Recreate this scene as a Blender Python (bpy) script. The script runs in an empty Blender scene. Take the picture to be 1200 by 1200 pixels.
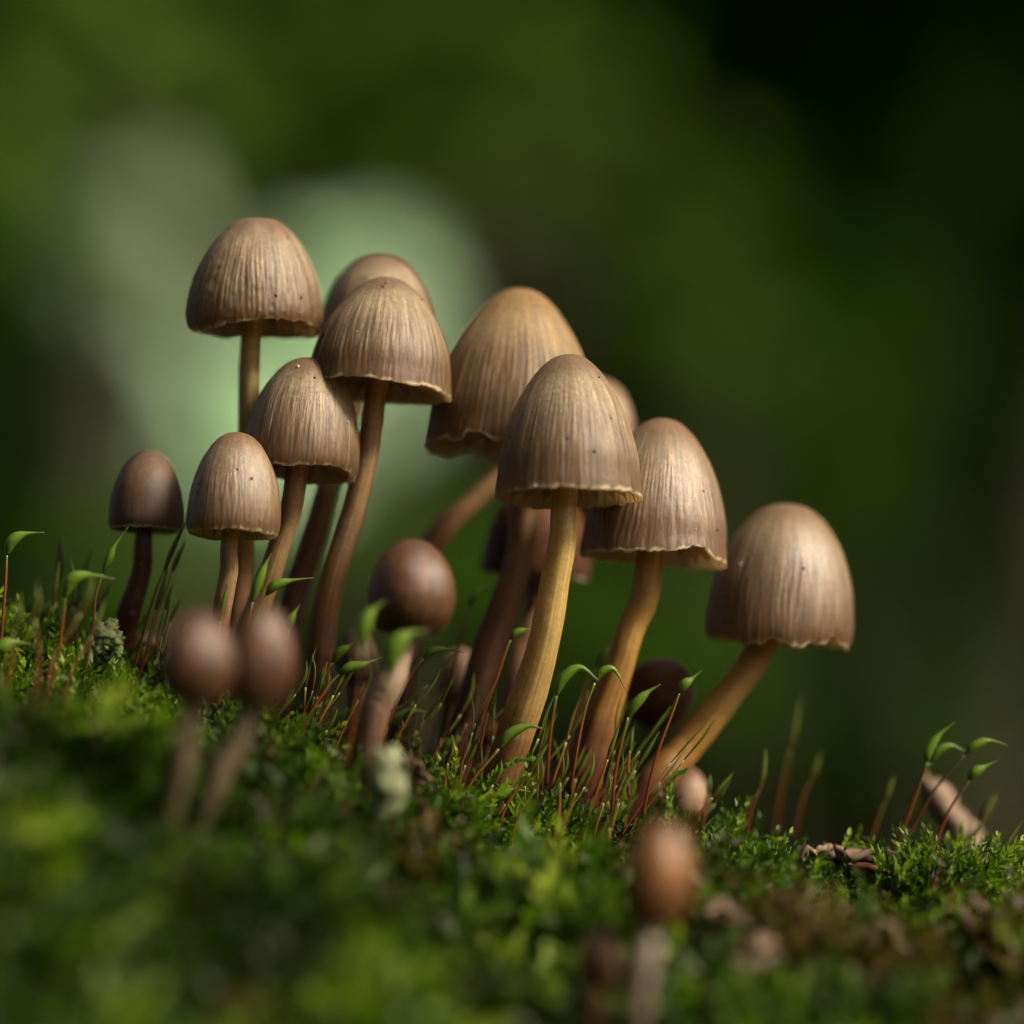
import bpy, math, random
import numpy as np
from mathutils import Vector, Matrix

R = math.radians
sc = bpy.context.scene
COL = sc.collection

# ------------------------------------------------------------------ camera
PITCH = R(7.0)
FOCUS = 0.625                      # metres from lens to the sharp plane
S = 0.15 / 1200.0                  # metres per photograph pixel on that plane
CAM = Vector((0.0, -0.62, 0.0))
FWD = Vector((0, math.cos(PITCH), math.sin(PITCH)))
UPV = Vector((0, -math.sin(PITCH), math.cos(PITCH)))
cd = bpy.data.cameras.new('camera')
cam = bpy.data.objects.new('camera', cd)
COL.objects.link(cam)
cam.location = CAM
cam.rotation_euler = (math.pi / 2 + PITCH, 0, 0)
cd.sensor_width = 24.0
cd.lens = 100.0
cd.clip_start = 0.01
cd.clip_end = 400.0
cd.dof.use_dof = True
cd.dof.focus_distance = FOCUS - 0.011
cd.dof.aperture_fstop = 3.6
sc.camera = cam


def P(px, py, dep=0.0):
    """photograph pixel + distance behind the sharp plane -> a point in the world"""
    d = FOCUS + dep
    k = S * d / FOCUS
    return CAM + FWD * d + Vector((1, 0, 0)) * ((px - 600) * k) + UPV * ((600 - py) * k)


# ------------------------------------------------------------------ sky and sun
SUN_DIR = Vector((0.72, -0.40, 0.60)).normalized()       # towards the sun
sun_el = math.asin(SUN_DIR.z)
sun_az = math.atan2(SUN_DIR.x, SUN_DIR.y)                 # from +Y towards +X
w = bpy.data.worlds.new('World')
sc.world = w
w.use_nodes = True
nt = w.node_tree
sky = nt.nodes.new('ShaderNodeTexSky')
sky.sky_type = 'NISHITA'
sky.sun_disc = False
sky.sun_elevation = sun_el
sky.sun_rotation = sun_az
sky.air_density = 0.6
sky.dust_density = 10.0
sky.ozone_density = 0.0
bg = nt.nodes['Background']
bg.inputs['Strength'].default_value = 0.15
nt.links.new(sky.outputs[0], bg.inputs[0])

sl = bpy.data.lights.new('sun', 'SUN')
sl.energy = 3.9
sl.angle = R(9.0)
sl.color = (1.0, 0.91, 0.74)
so = bpy.data.objects.new('sun', sl)
COL.objects.link(so)
so.rotation_euler = SUN_DIR.to_track_quat('Z', 'Y').to_euler()
so.location = SUN_DIR * 5

vs = sc.view_settings
vs.view_transform = 'Standard'
vs.look = 'None'
vs.exposure = 0.5
vs.gamma = 1.0
vs.use_curve_mapping = False
sc.cycles.use_denoising = True
sc.cycles.max_bounces = 5
sc.cycles.diffuse_bounces = 3
sc.cycles.glossy_bounces = 2
sc.cycles.transmission_bounces = 4
sc.cycles.caustics_reflective = False
sc.cycles.caustics_refractive = False


# ------------------------------------------------------------------ helpers
def mesh_np(name, V, F, mat, attrs=None, smooth=True):
    """V (n,3), F (m,k) int array or a list of such arrays -> mesh"""
    V = np.asarray(V, dtype=np.float32)
    if isinstance(F, np.ndarray):
        F = [F]
    me = bpy.data.meshes.new(name)
    me.vertices.add(len(V))
    me.vertices.foreach_set('co', V.ravel())
    loops = np.concatenate([f.ravel() for f in F]).astype(np.int32)
    tot = np.concatenate([np.full(len(f), f.shape[1], np.int32) for f in F])
    start = np.concatenate([[0], np.cumsum(tot)[:-1]]).astype(np.int32)
    me.loops.add(len(loops))
    me.loops.foreach_set('vertex_index', loops)
    me.polygons.add(len(tot))
    me.polygons.foreach_set('loop_start', start)
    me.polygons.foreach_set('loop_total', tot)
    me.polygons.foreach_set('use_smooth', np.full(len(tot), smooth))
    for k, a in (attrs or {}).items():
        a = np.asarray(a, dtype=np.float32)
        if a.ndim == 1:
            me.attributes.new(k, 'FLOAT', 'POINT').data.foreach_set('value', a)
        else:
            me.attributes.new(k, 'FLOAT_VECTOR', 'POINT').data.foreach_set('vector', a.ravel())
    me.update(calc_edges=True)
    me.validate()
    if mat:
        me.materials.append(mat)
    return me


def put(name, me, parent=None, loc=None):
    o = bpy.data.objects.new(name, me)
    COL.objects.link(o)
    if parent is not None:
        o.parent = parent
    if loc is not None:
        o.location = loc
    return o


def tag(o, label=None, cat=None, group=None, kind=None):
    if label: o['label'] = label
    if cat: o['category'] = cat
    if group: o['group'] = group
    if kind: o['kind'] = kind
    return o


def empty(name, loc):
    o = bpy.data.objects.new(name, None)
    o.empty_display_size = 0.005
    COL.objects.link(o)
    o.location = loc
    return o


def sstep(a, b, x):
    t = np.clip((np.asarray(x, dtype=float) - a) / (b - a), 0, 1)
    return t * t * (3 - 2 * t)


def pnoise(u, v, n, seed):
    """value noise, periodic (n cells) in u in [0,1), free in v; about -1..1"""
    rng = np.random.default_rng(seed)
    T = rng.uniform(-1, 1, (n, 256))
    x = (np.asarray(u) % 1.0) * n
    y = np.asarray(v) + 40.0
    xi = np.floor(x).astype(int); yi = np.floor(y).astype(int)
    fx = x - xi; fy = y - yi
    fx = fx * fx * (3 - 2 * fx); fy = fy * fy * (3 - 2 * fy)
    a = T[xi % n, yi % 256]; b = T[(xi + 1) % n, yi % 256]
    c = T[xi % n, (yi + 1) % 256]; d = T[(xi + 1) % n, (yi + 1) % 256]
    return (a * (1 - fx) + b * fx) * (1 - fy) + (c * (1 - fx) + d * fx) * fy


def noise2(x, y, seed):
    rng = np.random.default_rng(seed)
    T = rng.uniform(-1, 1, (256, 256))
    x = np.asarray(x) + 1000.0; y = np.asarray(y) + 1000.0
    xi = np.floor(x).astype(int); yi = np.floor(y).astype(int)
    fx = x - xi; fy = y - yi
    fx = fx * fx * (3 - 2 * fx); fy = fy * fy * (3 - 2 * fy)
    a = T[xi % 256, yi % 256]; b = T[(xi + 1) % 256, yi % 256]
    c = T[xi % 256, (yi + 1) % 256]; d = T[(xi + 1) % 256, (yi + 1) % 256]
    return (a * (1 - fx) + b * fx) * (1 - fy) + (c * (1 - fx) + d * fx) * fy


def catmull(pts, n):
    """n points along a centripetal-ish spline through pts (k,dim)"""
    p = np.asarray(pts, dtype=float)
    if len(p) == 2:
        t = np.linspace(0, 1, n)[:, None]
        return p[0] * (1 - t) + p[1] * t
    q = np.vstack([2 * p[0] - p[1], p, 2 * p[-1] - p[-2]])
    seg = len(p) - 1
    s = np.linspace(0, seg - 1e-9, n)
    i = s.astype(int); t = (s - i)[:, None]
    a, b, c, d = q[i], q[i + 1], q[i + 2], q[i + 3]
    return 0.5 * (2 * b + (c - a) * t + (2 * a - 5 * b + 4 * c - d) * t**2 + (3 * b - a - 3 * c + d) * t**3)


def grid_faces(rows, cols, wrap):
    """quads of a rows x cols vertex grid, optionally closed along the columns"""
    r = np.arange(rows - 1)[:, None]
    c = np.arange(cols if wrap else cols - 1)[None, :]
    c2 = (c + 1) % cols
    a = r * cols + c; b = r * cols + c2
    d = (r + 1) * cols + c2; e = (r + 1) * cols + c
    return np.stack([a, b, d, e], -1).reshape(-1, 4)


def tube(path, rad, sides, cap_end=True, wob=None):
    """vertices, faces, t, angle of a tube along path (n,3) with radii (n,) ; wob(t,u) multiplies the radius"""
    path = np.asarray(path, float); n = len(path)
    tan = np.gradient(path, axis=0)
    tan /= np.linalg.norm(tan, axis=1)[:, None] + 1e-12
    ref = np.array([0.0, -1.0, 0.02])
    if abs(np.mean(tan @ ref)) > 0.9: ref = np.array([1.0, 0, 0])
    X = np.cross(tan, ref); X /= np.linalg.norm(X, axis=1)[:, None] + 1e-12
    Y = np.cross(tan, X)
    a = np.linspace(0, 2 * np.pi, sides, endpoint=False)
    t = np.linspace(0, 1, n)
    TT, AA = np.meshgrid(t, a, indexing='ij')
    rr = np.asarray(rad)[:, None] * np.ones_like(AA)
    if wob is not None: rr = rr * wob(TT, AA / (2 * np.pi))
    V = path[:, None, :] + rr[..., None] * (np.cos(AA)[..., None] * X[:, None, :] + np.sin(AA)[..., None] * Y[:, None, :])
    V = V.reshape(-1, 3)
    F = [grid_faces(n, sides, True)]
    TT = TT.ravel(); AA = AA.ravel()
    if cap_end:
        V = np.vstack([V, path[0], path[-1]])
        i0 = n * sides
        k = np.arange(sides); k2 = (k + 1) % sides
        F.append(np.stack([k2, k, np.full(sides, i0)], -1))
        F.append(np.stack([(n - 1) * sides + k, (n - 1) * sides + k2, np.full(sides, i0 + 1)], -1))
        TT = np.append(TT, [0, 1]); AA = np.append(AA, [0, 0])
    return V, F, TT, AA


# ------------------------------------------------------------------ materials
class NB:
    """small node builder"""
    def __init__(self, name):
        self.m = bpy.data.materials.new(name)
        self.m.use_nodes = True
        self.t = self.m.node_tree
        self.b = self.t.nodes['Principled BSDF']
        self.out = self.t.nodes['Material Output']

    def n(self, kind, **kw):
        x = self.t.nodes.new(kind)
        for k, v in kw.items(): setattr(x, k, v)
        return x

    def l(self, a, b):
        self.t.links.new(a, b)

    def attr(self, name):
        return self.n('ShaderNodeAttribute', attribute_name=name)

    def math(self, op, a, b=None, c=None, clamp=False):
        x = self.n('ShaderNodeMath', operation=op, use_clamp=clamp)
        for i, v in enumerate((a, b, c)):
            if v is None: continue
            if hasattr(v, 'links'): self.l(v, x.inputs[i])
            else: x.inputs[i].default_value = v
        return x.outputs[0]

    def ramp(self, fac, stops, interp='EASE'):
        x = self.n('ShaderNodeValToRGB')
        x.color_ramp.interpolation = interp
        e = x.color_ramp.elements
        while len(e) < len(stops): e.new(0.5)
        for i, (p, c) in enumerate(stops):
            e[i].position = p
            e[i].color = (*c, 1) if len(c) == 3 else c
        if fac is not None: self.l(fac, x.inputs[0])
        return x.outputs[0]

    def mix(self, fac, a, b, mode='MIX'):
        x = self.n('ShaderNodeMix', data_type='RGBA', blend_type=mode)
        for sock, v in ((x.inputs[0], fac), (x.inputs[6], a), (x.inputs[7], b)):
            if hasattr(v, 'links'): self.l(v, sock)
            elif isinstance(v, (int, float)): sock.default_value = v
            else: sock.default_value = (*v, 1)
        return x.outputs[2]

    def noise(self, vec, scale, detail=3, rough=0.55):
        x = self.n('ShaderNodeTexNoise')
        x.inputs['Scale'].default_value = scale
        x.inputs['Detail'].default_value = detail
        x.inputs['Roughness'].default_value = rough
        if vec is not None: self.l(vec, x.inputs['Vector'])
        return x.outputs[0]

    def vmul(self, vec, s):
        x = self.n('ShaderNodeVectorMath', operation='MULTIPLY')
        self.l(vec, x.inputs[0]); x.inputs[1].default_value = s
        return x.outputs[0]


def cap_material(name, apex, upper, lower, rim, rough=0.42, streak=0.52, specular=0.5, coat=0.0, transl=0.22):
    b = NB(name)
    cv = b.attr('cv')
    sep = b.n('ShaderNodeSeparateXYZ'); b.l(cv.outputs['Vector'], sep.inputs[0])
    v = sep.outputs[2]
    ridge = b.attr('ridge').outputs['Fac']
    ob = b.n('ShaderNodeObjectInfo')
    cofs = b.n('ShaderNodeVectorMath', operation='ADD')
    rv = b.n('ShaderNodeCombineXYZ'); b.l(b.math('MULTIPLY', ob.outputs['Random'], 50.0), rv.inputs[2])
    b.l(cv.outputs['Vector'], cofs.inputs[0]); b.l(rv.outputs[0], cofs.inputs[1])
    tc = b.n('ShaderNodeTexCoord')
    # big soft patches of drying flesh bend the bands up and down
    patch = b.noise(b.vmul(cofs.outputs[0], (1.1, 1.1, 1.6)), 1.6, 3)
    vv = b.math('ADD', v, b.math('MULTIPLY', b.math('SUBTRACT', patch, 0.5), 0.30))
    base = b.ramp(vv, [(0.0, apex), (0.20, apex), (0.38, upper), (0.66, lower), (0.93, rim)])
    st = b.noise(b.vmul(cofs.outputs[0], (14, 14, 2.4)), 1.0, 4, 0.6)
    st2 = b.noise(b.vmul(cofs.outputs[0], (32, 32, 4.5)), 1.0, 3, 0.65)
    stf = b.math('MULTIPLY', b.math('ADD', b.math('MULTIPLY', st, 0.6), b.math('MULTIPLY', st2, 0.4)), 1.0)
    mr = b.n('ShaderNodeMapRange'); b.l(v, mr.inputs[0])
    mr.inputs[1].default_value = 0.12; mr.inputs[2].default_value = 0.6
    mr.inputs[3].default_value = 0.25; mr.inputs[4].default_value = 1.0
    fac = b.math('MULTIPLY', mr.outputs[0], streak)
    dark = b.ramp(stf, [(0.38, (0.22, 0.19, 0.17)), (0.50, (0.90, 0.87, 0.84)), (0.62, (1.95, 1.92, 1.85))], 'LINEAR')
    c1 = b.mix(fac, base, b.mix(1.0, base, dark, 'MULTIPLY'))
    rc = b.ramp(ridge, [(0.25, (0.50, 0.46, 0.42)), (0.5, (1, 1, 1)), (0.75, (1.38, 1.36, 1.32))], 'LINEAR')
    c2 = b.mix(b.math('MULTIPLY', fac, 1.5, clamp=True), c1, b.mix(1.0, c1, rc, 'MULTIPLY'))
    mot = b.noise(tc.outputs['Object'], 1500, 6, 0.8)
    c3 = b.mix(0.85, c2, b.mix(1.0, c2, b.ramp(mot, [(0.34, (0.52, 0.50, 0.47)), (0.66, (1.45, 1.46, 1.44))], 'LINEAR'), 'MULTIPLY'))
    # cream torn edge
    edge = b.attr('edge').outputs['Fac']
    c5 = b.mix(edge, c3, (0.58, 0.50, 0.33))
    b.l(c5, b.b.inputs['Base Color'])
    rr = b.math('ADD', b.math('MULTIPLY', st2, 0.22), rough - 0.11)
    b.l(rr, b.b.inputs['Roughness'])
    b.b.inputs['Specular IOR Level'].default_value = specular
    b.b.inputs['Coat Weight'].default_value = coat
    b.b.inputs['Coat Roughness'].default_value = 0.25
    tr = b.n('ShaderNodeBsdfTranslucent')
    b.l(b.mix(0.6, c5, (1.0, 0.78, 0.48)), tr.inputs[0])
    thin = b.n('ShaderNodeMapRange'); b.l(v, thin.inputs[0])       # the flesh thins towards the margin
    thin.inputs[1].default_value = 0.5; thin.inputs[2].default_value = 0.95
    thin.inputs[3].default_value = transl; thin.inputs[4].default_value = min(0.5, transl * 2.3)
    mx = b.n('ShaderNodeMixShader'); b.l(thin.outputs[0], mx.inputs[0])
    b.l(b.b.outputs[0], mx.inputs[1]); b.l(tr.outputs[0], mx.inputs[2])
    b.l(mx.outputs[0], b.out.inputs['Surface'])
    bu = b.n('ShaderNodeBump'); bu.inputs['Strength'].default_value = 0.5
    bu.inputs['Distance'].default_value = 0.00026
    hh = b.math('ADD', b.math('MULTIPLY', st2, b.math('MULTIPLY', fac, 2.0)),
                b.math('MULTIPLY', b.noise(tc.outputs['Object'], 1300, 6, 0.7), 0.85))
    b.l(hh, bu.inputs['Height'])
    b.l(bu.outputs[0], b.b.inputs['Normal'])
    return b.m


def stem_material(name, top, mid, low, foot, transl=0.15):
    b = NB(name)
    cv = b.attr('cv')
    sep = b.n('ShaderNodeSeparateXYZ'); b.l(cv.outputs['Vector'], sep.inputs[0])
    t = sep.outputs[2]
    tc = b.n('ShaderNodeTexCoord')
    big = b.noise(tc.outputs['Object'], 160, 4, 0.6)
    tt = b.math('ADD', t, b.math('MULTIPLY', b.math('SUBTRACT', big, 0.5), 0.35))
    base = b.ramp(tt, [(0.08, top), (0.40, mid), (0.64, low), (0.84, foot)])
    fib = b.noise(b.vmul(cv.outputs['Vector'], (5.5, 5.5, 1.6)), 1.6, 4, 0.65)
    c1 = b.mix(0.75, base, b.mix(1.0, base, b.ramp(fib, [(0.3, (0.55, 0.48, 0.42)), (0.5, (1, 1, 1)), (0.7, (1.35, 1.33, 1.28))], 'LINEAR'), 'MULTIPLY'))
    mot = b.noise(tc.outputs['Object'], 1500, 4, 0.7)
    c2 = b.mix(0.6, c1, b.mix(1.0, c1, b.ramp(mot, [(0.35, (0.7, 0.66, 0.6)), (0.68, (1.25, 1.25, 1.22))], 'LINEAR'), 'MULTIPLY'))
    flo = b.noise(tc.outputs['Object'], 420, 4, 0.75)
    c3 = b.mix(b.math('MULTIPLY', b.math('GREATER_THAN', flo, 0.66), 0.22), c2, (0.62, 0.50, 0.30))
    b.l(c3, b.b.inputs['Base Color'])
    b.b.inputs['Roughness'].default_value = 0.5
    b.b.inputs['Specular IOR Level'].default_value = 0.35
    tr = b.n('ShaderNodeBsdfTranslucent')
    b.l(b.mix(1.0, c3, (1.7, 1.5, 1.0), 'MULTIPLY'), tr.inputs[0])
    mx = b.n('ShaderNodeMixShader'); mx.inputs[0].default_value = 0.22
    b.l(b.b.outputs[0], mx.inputs[1]); b.l(tr.outputs[0], mx.inputs[2])
    b.l(mx.outputs[0], b.out.inputs['Surface'])
    bu = b.n('ShaderNodeBump'); bu.inputs['Strength'].default_value = 0.4
    bu.inputs['Distance'].default_value = 0.00016
    b.l(b.math('ADD', fib, b.math('MULTIPLY', mot, 0.4)), bu.inputs['Height'])
    b.l(bu.outputs[0], b.b.inputs['Normal'])
    return b.m


def plant_material(name, stops, fac_attr, trans=0.35, rough=0.4, spec=0.5, vary=None, bright=None):
    """a leaf-like material: colour from a ramp over an attribute, partly translucent"""
    b = NB(name)
    f = b.attr(fac_attr).outputs['Fac']
    c = b.ramp(f, stops, 'LINEAR')
    if vary:
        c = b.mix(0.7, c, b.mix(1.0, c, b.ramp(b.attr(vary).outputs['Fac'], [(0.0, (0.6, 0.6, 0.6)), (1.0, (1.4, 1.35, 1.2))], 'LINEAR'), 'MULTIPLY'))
    b.l(c, b.b.inputs['Base Color'])
    b.b.inputs['Roughness'].default_value = rough
    b.b.inputs['Specular IOR Level'].default_value = spec
    if trans > 0:
        tr = b.n('ShaderNodeBsdfTranslucent')
        b.l(b.mix(1.0, c, (1.15, 1.7, 0.6), 'MULTIPLY'), tr.inputs[0])
        mx = b.n('ShaderNodeMixShader'); mx.inputs[0].default_value = trans
        b.l(b.b.outputs[0], mx.inputs[1]); b.l(tr.outputs[0], mx.inputs[2])
        b.l(mx.outputs[0], b.out.inputs['Surface'])
    return b.m


def bark_material(name, ca, cb, scale):
    b = NB(name)
    tc = b.n('ShaderNodeTexCoord')
    n1 = b.noise(b.vmul(tc.outputs['Object'], (1, 1, 0.35)), scale, 6, 0.65)
    n2 = b.noise(tc.outputs['Object'], scale * 5, 4, 0.7)
    c = b.ramp(n1, [(0.3, ca), (0.7, cb)], 'LINEAR')
    c = b.mix(0.6, c, b.mix(1.0, c, b.ramp(n2, [(0.3, (0.5, 0.48, 0.45)), (0.7, (1.5, 1.5, 1.45))], 'LINEAR'), 'MULTIPLY'))
    b.l(c, b.b.inputs['Base Color'])
    b.b.inputs['Roughness'].default_value = 0.85
    bu = b.n('ShaderNodeBump'); bu.inputs['Strength'].default_value = 0.8
    bu.inputs['Distance'].default_value = 0.12 / scale
    b.l(n1, bu.inputs['Height']); b.l(bu.outputs[0], b.b.inputs['Normal'])
    return b.m


M = {}
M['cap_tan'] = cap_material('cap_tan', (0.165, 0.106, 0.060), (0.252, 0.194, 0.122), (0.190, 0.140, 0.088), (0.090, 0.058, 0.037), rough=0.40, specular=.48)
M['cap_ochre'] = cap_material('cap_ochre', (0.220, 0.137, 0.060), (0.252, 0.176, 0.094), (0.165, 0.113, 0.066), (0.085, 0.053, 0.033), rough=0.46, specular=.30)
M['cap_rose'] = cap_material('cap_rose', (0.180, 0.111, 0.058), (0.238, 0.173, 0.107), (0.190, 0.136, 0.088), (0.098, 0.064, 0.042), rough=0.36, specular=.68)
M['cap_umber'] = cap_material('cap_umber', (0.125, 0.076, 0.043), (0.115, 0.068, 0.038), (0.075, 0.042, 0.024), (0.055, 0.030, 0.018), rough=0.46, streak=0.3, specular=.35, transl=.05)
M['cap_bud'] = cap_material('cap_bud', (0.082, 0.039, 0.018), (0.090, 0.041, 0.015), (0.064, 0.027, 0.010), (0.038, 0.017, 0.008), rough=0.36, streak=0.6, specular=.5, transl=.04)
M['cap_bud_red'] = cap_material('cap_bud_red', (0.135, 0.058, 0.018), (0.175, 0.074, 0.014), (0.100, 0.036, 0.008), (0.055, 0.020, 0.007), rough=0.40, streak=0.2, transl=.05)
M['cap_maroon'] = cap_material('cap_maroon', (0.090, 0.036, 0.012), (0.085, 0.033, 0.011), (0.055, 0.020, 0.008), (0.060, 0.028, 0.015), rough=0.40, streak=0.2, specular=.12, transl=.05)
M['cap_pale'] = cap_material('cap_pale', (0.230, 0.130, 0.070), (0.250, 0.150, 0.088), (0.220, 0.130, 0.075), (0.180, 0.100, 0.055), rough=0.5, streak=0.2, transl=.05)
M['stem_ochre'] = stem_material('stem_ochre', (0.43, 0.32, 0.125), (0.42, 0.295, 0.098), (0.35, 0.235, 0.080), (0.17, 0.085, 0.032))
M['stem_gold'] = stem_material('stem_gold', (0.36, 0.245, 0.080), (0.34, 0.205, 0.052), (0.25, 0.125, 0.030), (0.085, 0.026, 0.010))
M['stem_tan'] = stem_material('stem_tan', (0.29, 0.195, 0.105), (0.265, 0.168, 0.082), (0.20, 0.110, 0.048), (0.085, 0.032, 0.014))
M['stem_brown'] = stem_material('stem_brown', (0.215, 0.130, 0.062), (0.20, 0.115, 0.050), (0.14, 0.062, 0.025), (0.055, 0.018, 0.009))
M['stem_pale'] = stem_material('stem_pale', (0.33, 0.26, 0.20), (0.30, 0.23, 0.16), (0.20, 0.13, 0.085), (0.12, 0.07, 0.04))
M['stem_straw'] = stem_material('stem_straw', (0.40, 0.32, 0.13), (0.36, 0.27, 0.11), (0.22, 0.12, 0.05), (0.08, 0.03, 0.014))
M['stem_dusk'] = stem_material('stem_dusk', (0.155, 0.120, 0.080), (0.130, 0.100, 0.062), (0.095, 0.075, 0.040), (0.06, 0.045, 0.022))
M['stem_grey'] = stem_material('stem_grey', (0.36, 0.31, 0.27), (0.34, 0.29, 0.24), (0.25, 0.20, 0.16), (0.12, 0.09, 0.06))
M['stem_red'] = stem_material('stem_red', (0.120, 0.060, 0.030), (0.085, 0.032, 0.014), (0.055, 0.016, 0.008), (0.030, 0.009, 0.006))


def gill_material():
    b = NB('gill_flesh')
    n = b.noise(b.n('ShaderNodeTexCoord').outputs['Object'], 700, 3)
    b.l(b.ramp(n, [(0.3, (0.70, 0.61, 0.48)), (0.7, (0.85, 0.77, 0.63))], 'LINEAR'), b.b.inputs['Base Color'])
    b.b.inputs['Roughness'].default_value = 0.6
    tr = b.n('ShaderNodeBsdfTranslucent'); tr.inputs[0].default_value = (0.82, 0.66, 0.42, 1)
    mx = b.n('ShaderNodeMixShader'); mx.inputs[0].default_value = 0.5
    b.l(b.b.outputs[0], mx.inputs[1]); b.l(tr.outputs[0], mx.inputs[2])
    b.l(mx.outputs[0], b.out.inputs['Surface'])
    return b.m


M['gill'] = gill_material()
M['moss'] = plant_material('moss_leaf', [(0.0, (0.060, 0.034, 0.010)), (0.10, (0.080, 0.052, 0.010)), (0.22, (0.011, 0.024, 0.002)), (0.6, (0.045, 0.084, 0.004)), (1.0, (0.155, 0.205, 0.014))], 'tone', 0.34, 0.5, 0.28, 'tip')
M['seta'] = plant_material('moss_stalk', [(0.0, (0.060, 0.012, 0.005)), (0.45, (0.150, 0.036, 0.009)), (0.78, (0.150, 0.075, 0.014)), (1.0, (0.120, 0.160, 0.025))], 't', 0.15, 0.35)
M['capsule'] = plant_material('moss_capsule', [(0.0, (0.085, 0.130, 0.016)), (0.35, (0.110, 0.185, 0.015)), (0.8, (0.140, 0.210, 0.025)), (1.0, (0.130, 0.120, 0.030))], 't', 0.40, 0.32)
M['spear'] = plant_material('moss_spear', [(0.0, (0.120, 0.055, 0.012)), (0.3, (0.080, 0.085, 0.010)), (0.8, (0.085, 0.130, 0.012)), (1.0, (0.130, 0.120, 0.030))], 't', 0.35, 0.35)
M['shoot'] = plant_material('shoot_leaf', [(0.0, (0.060, 0.100, 0.010)), (1.0, (0.160, 0.260, 0.040))], 'tone', 0.40, 0.30)
M['lichen'] = plant_material('lichen_frond', [(0.0, (0.26, 0.33, 0.12)), (1.0, (0.45, 0.50, 0.24))], 'tone', 0.3, 0.6)
M['twig'] = bark_material('twig_bark', (0.055, 0.034, 0.022), (0.23, 0.155, 0.105), 420)
M['chip'] = bark_material('chip_bark', (0.050, 0.026, 0.014), (0.20, 0.13, 0.08), 420)
M['chip_red'] = bark_material('chip_red', (0.085, 0.026, 0.010), (0.17, 0.060, 0.022), 420)
M['dead_leaf'] = plant_material('dead_leaf', [(0.0, (0.075, 0.045, 0.018)), (1.0, (0.165, 0.105, 0.050))], 'tone', 0.25, 0.6)
M['pale_leaf'] = plant_material('pale_leaf', [(0.0, (0.16, 0.19, 0.08)), (1.0, (0.34, 0.35, 0.20))], 'tone', 0.3, 0.6)
M['crumb'] = bark_material('crumb', (0.012, 0.008, 0.006), (0.03, 0.02, 0.014), 900)
M['crumb_pale'] = bark_material('crumb_pale', (0.35, 0.28, 0.17), (0.6, 0.52, 0.38), 900)
M['trunk'] = bark_material('trunk_bark', (0.045, 0.034, 0.022), (0.11, 0.085, 0.055), 14)
M['bank'] = bark_material('bank_soil', (0.014, 0.014, 0.005), (0.035, 0.034, 0.010), 220)
M['floor'] = bark_material('floor_litter', (0.030, 0.020, 0.010), (0.085, 0.055, 0.028), 6)
M['leaf_deep'] = plant_material('leaf_deep', [(0.0, (0.011, 0.042, 0.002)), (1.0, (0.032, 0.092, 0.004))], 'tone', 0.35, 0.7, 0.06)
M['leaf_mid'] = plant_material('leaf_mid', [(0.0, (0.022, 0.065, 0.003)), (1.0, (0.055, 0.115, 0.006))], 'tone', 0.40, 0.7, 0.06)
M['leaf_olive'] = plant_material('leaf_olive', [(0.0, (0.036, 0.080, 0.005)), (1.0, (0.078, 0.125, 0.012))], 'tone', 0.40, 0.7, 0.06)
M['leaf_glow_beige'] = plant_material('leaf_glow_beige', [(0.0, (0.25, 0.32, 0.19)), (1.0, (0.38, 0.44, 0.30))], 'tone', 0.40, 0.6, 0.2)  # pale leaf colour carries the beige part of the background glow
M['leaf_glint'] = plant_material('leaf_glint', [(0.0, (0.11, 0.22, 0.018)), (1.0, (0.20, 0.30, 0.045))], 'tone', 0.40, 0.6, 0.05)  # leaf colour brightened to stand in for scattered sun glints
M['leaf_glow_mint'] = plant_material('leaf_glow_mint', [(0.0, (0.36, 0.50, 0.35)), (1.0, (0.52, 0.64, 0.50))], 'tone', 0.40, 0.5)  # leaf colour lightened to carry the bright mint glow behind the caps

# ------------------------------------------------------------------ the ground
FLOOR_Z = -0.45
CREST_PX = np.array([-900, -300, 0, 100, 200, 300, 400, 500, 600, 700, 800, 900, 1000, 1100, 1200, 1500, 2200], float)
CREST_PY = np.array([640, 715, 785, 812, 832, 856, 880, 906, 934, 956, 966, 976, 992, 1008, 1016, 1035, 1090], float)
YC = 0.006                                    # depth of the crest line
CREST_PY = CREST_PY + np.interp(CREST_PX, [0, 234, 420, 586, 720, 850, 1172], [62, 58, 64, 78, 80, 68, 84])
_cp = [P(a, b, 0.012) for a, b in zip(CREST_PX, CREST_PY)]
CX = np.array([p.x for p in _cp]); CZ = np.array([p.z for p in _cp])


MOUNDS = [(P(190, 1000, -.098).x, P(190, 1000, -.098).y, .020, .009), (P(420, 1000, -.075).x, P(420, 1000, -.075).y, .016, .008), (P(60, 900, -.06).x, P(60, 900, -.06).y, .020, .008),
          (P(930, 1100, -.07).x, P(930, 1100, -.07).y, .018, .003), (P(806, 960, -.043).x, P(806, 960, -.043).y, .012, -.004)]


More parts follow.
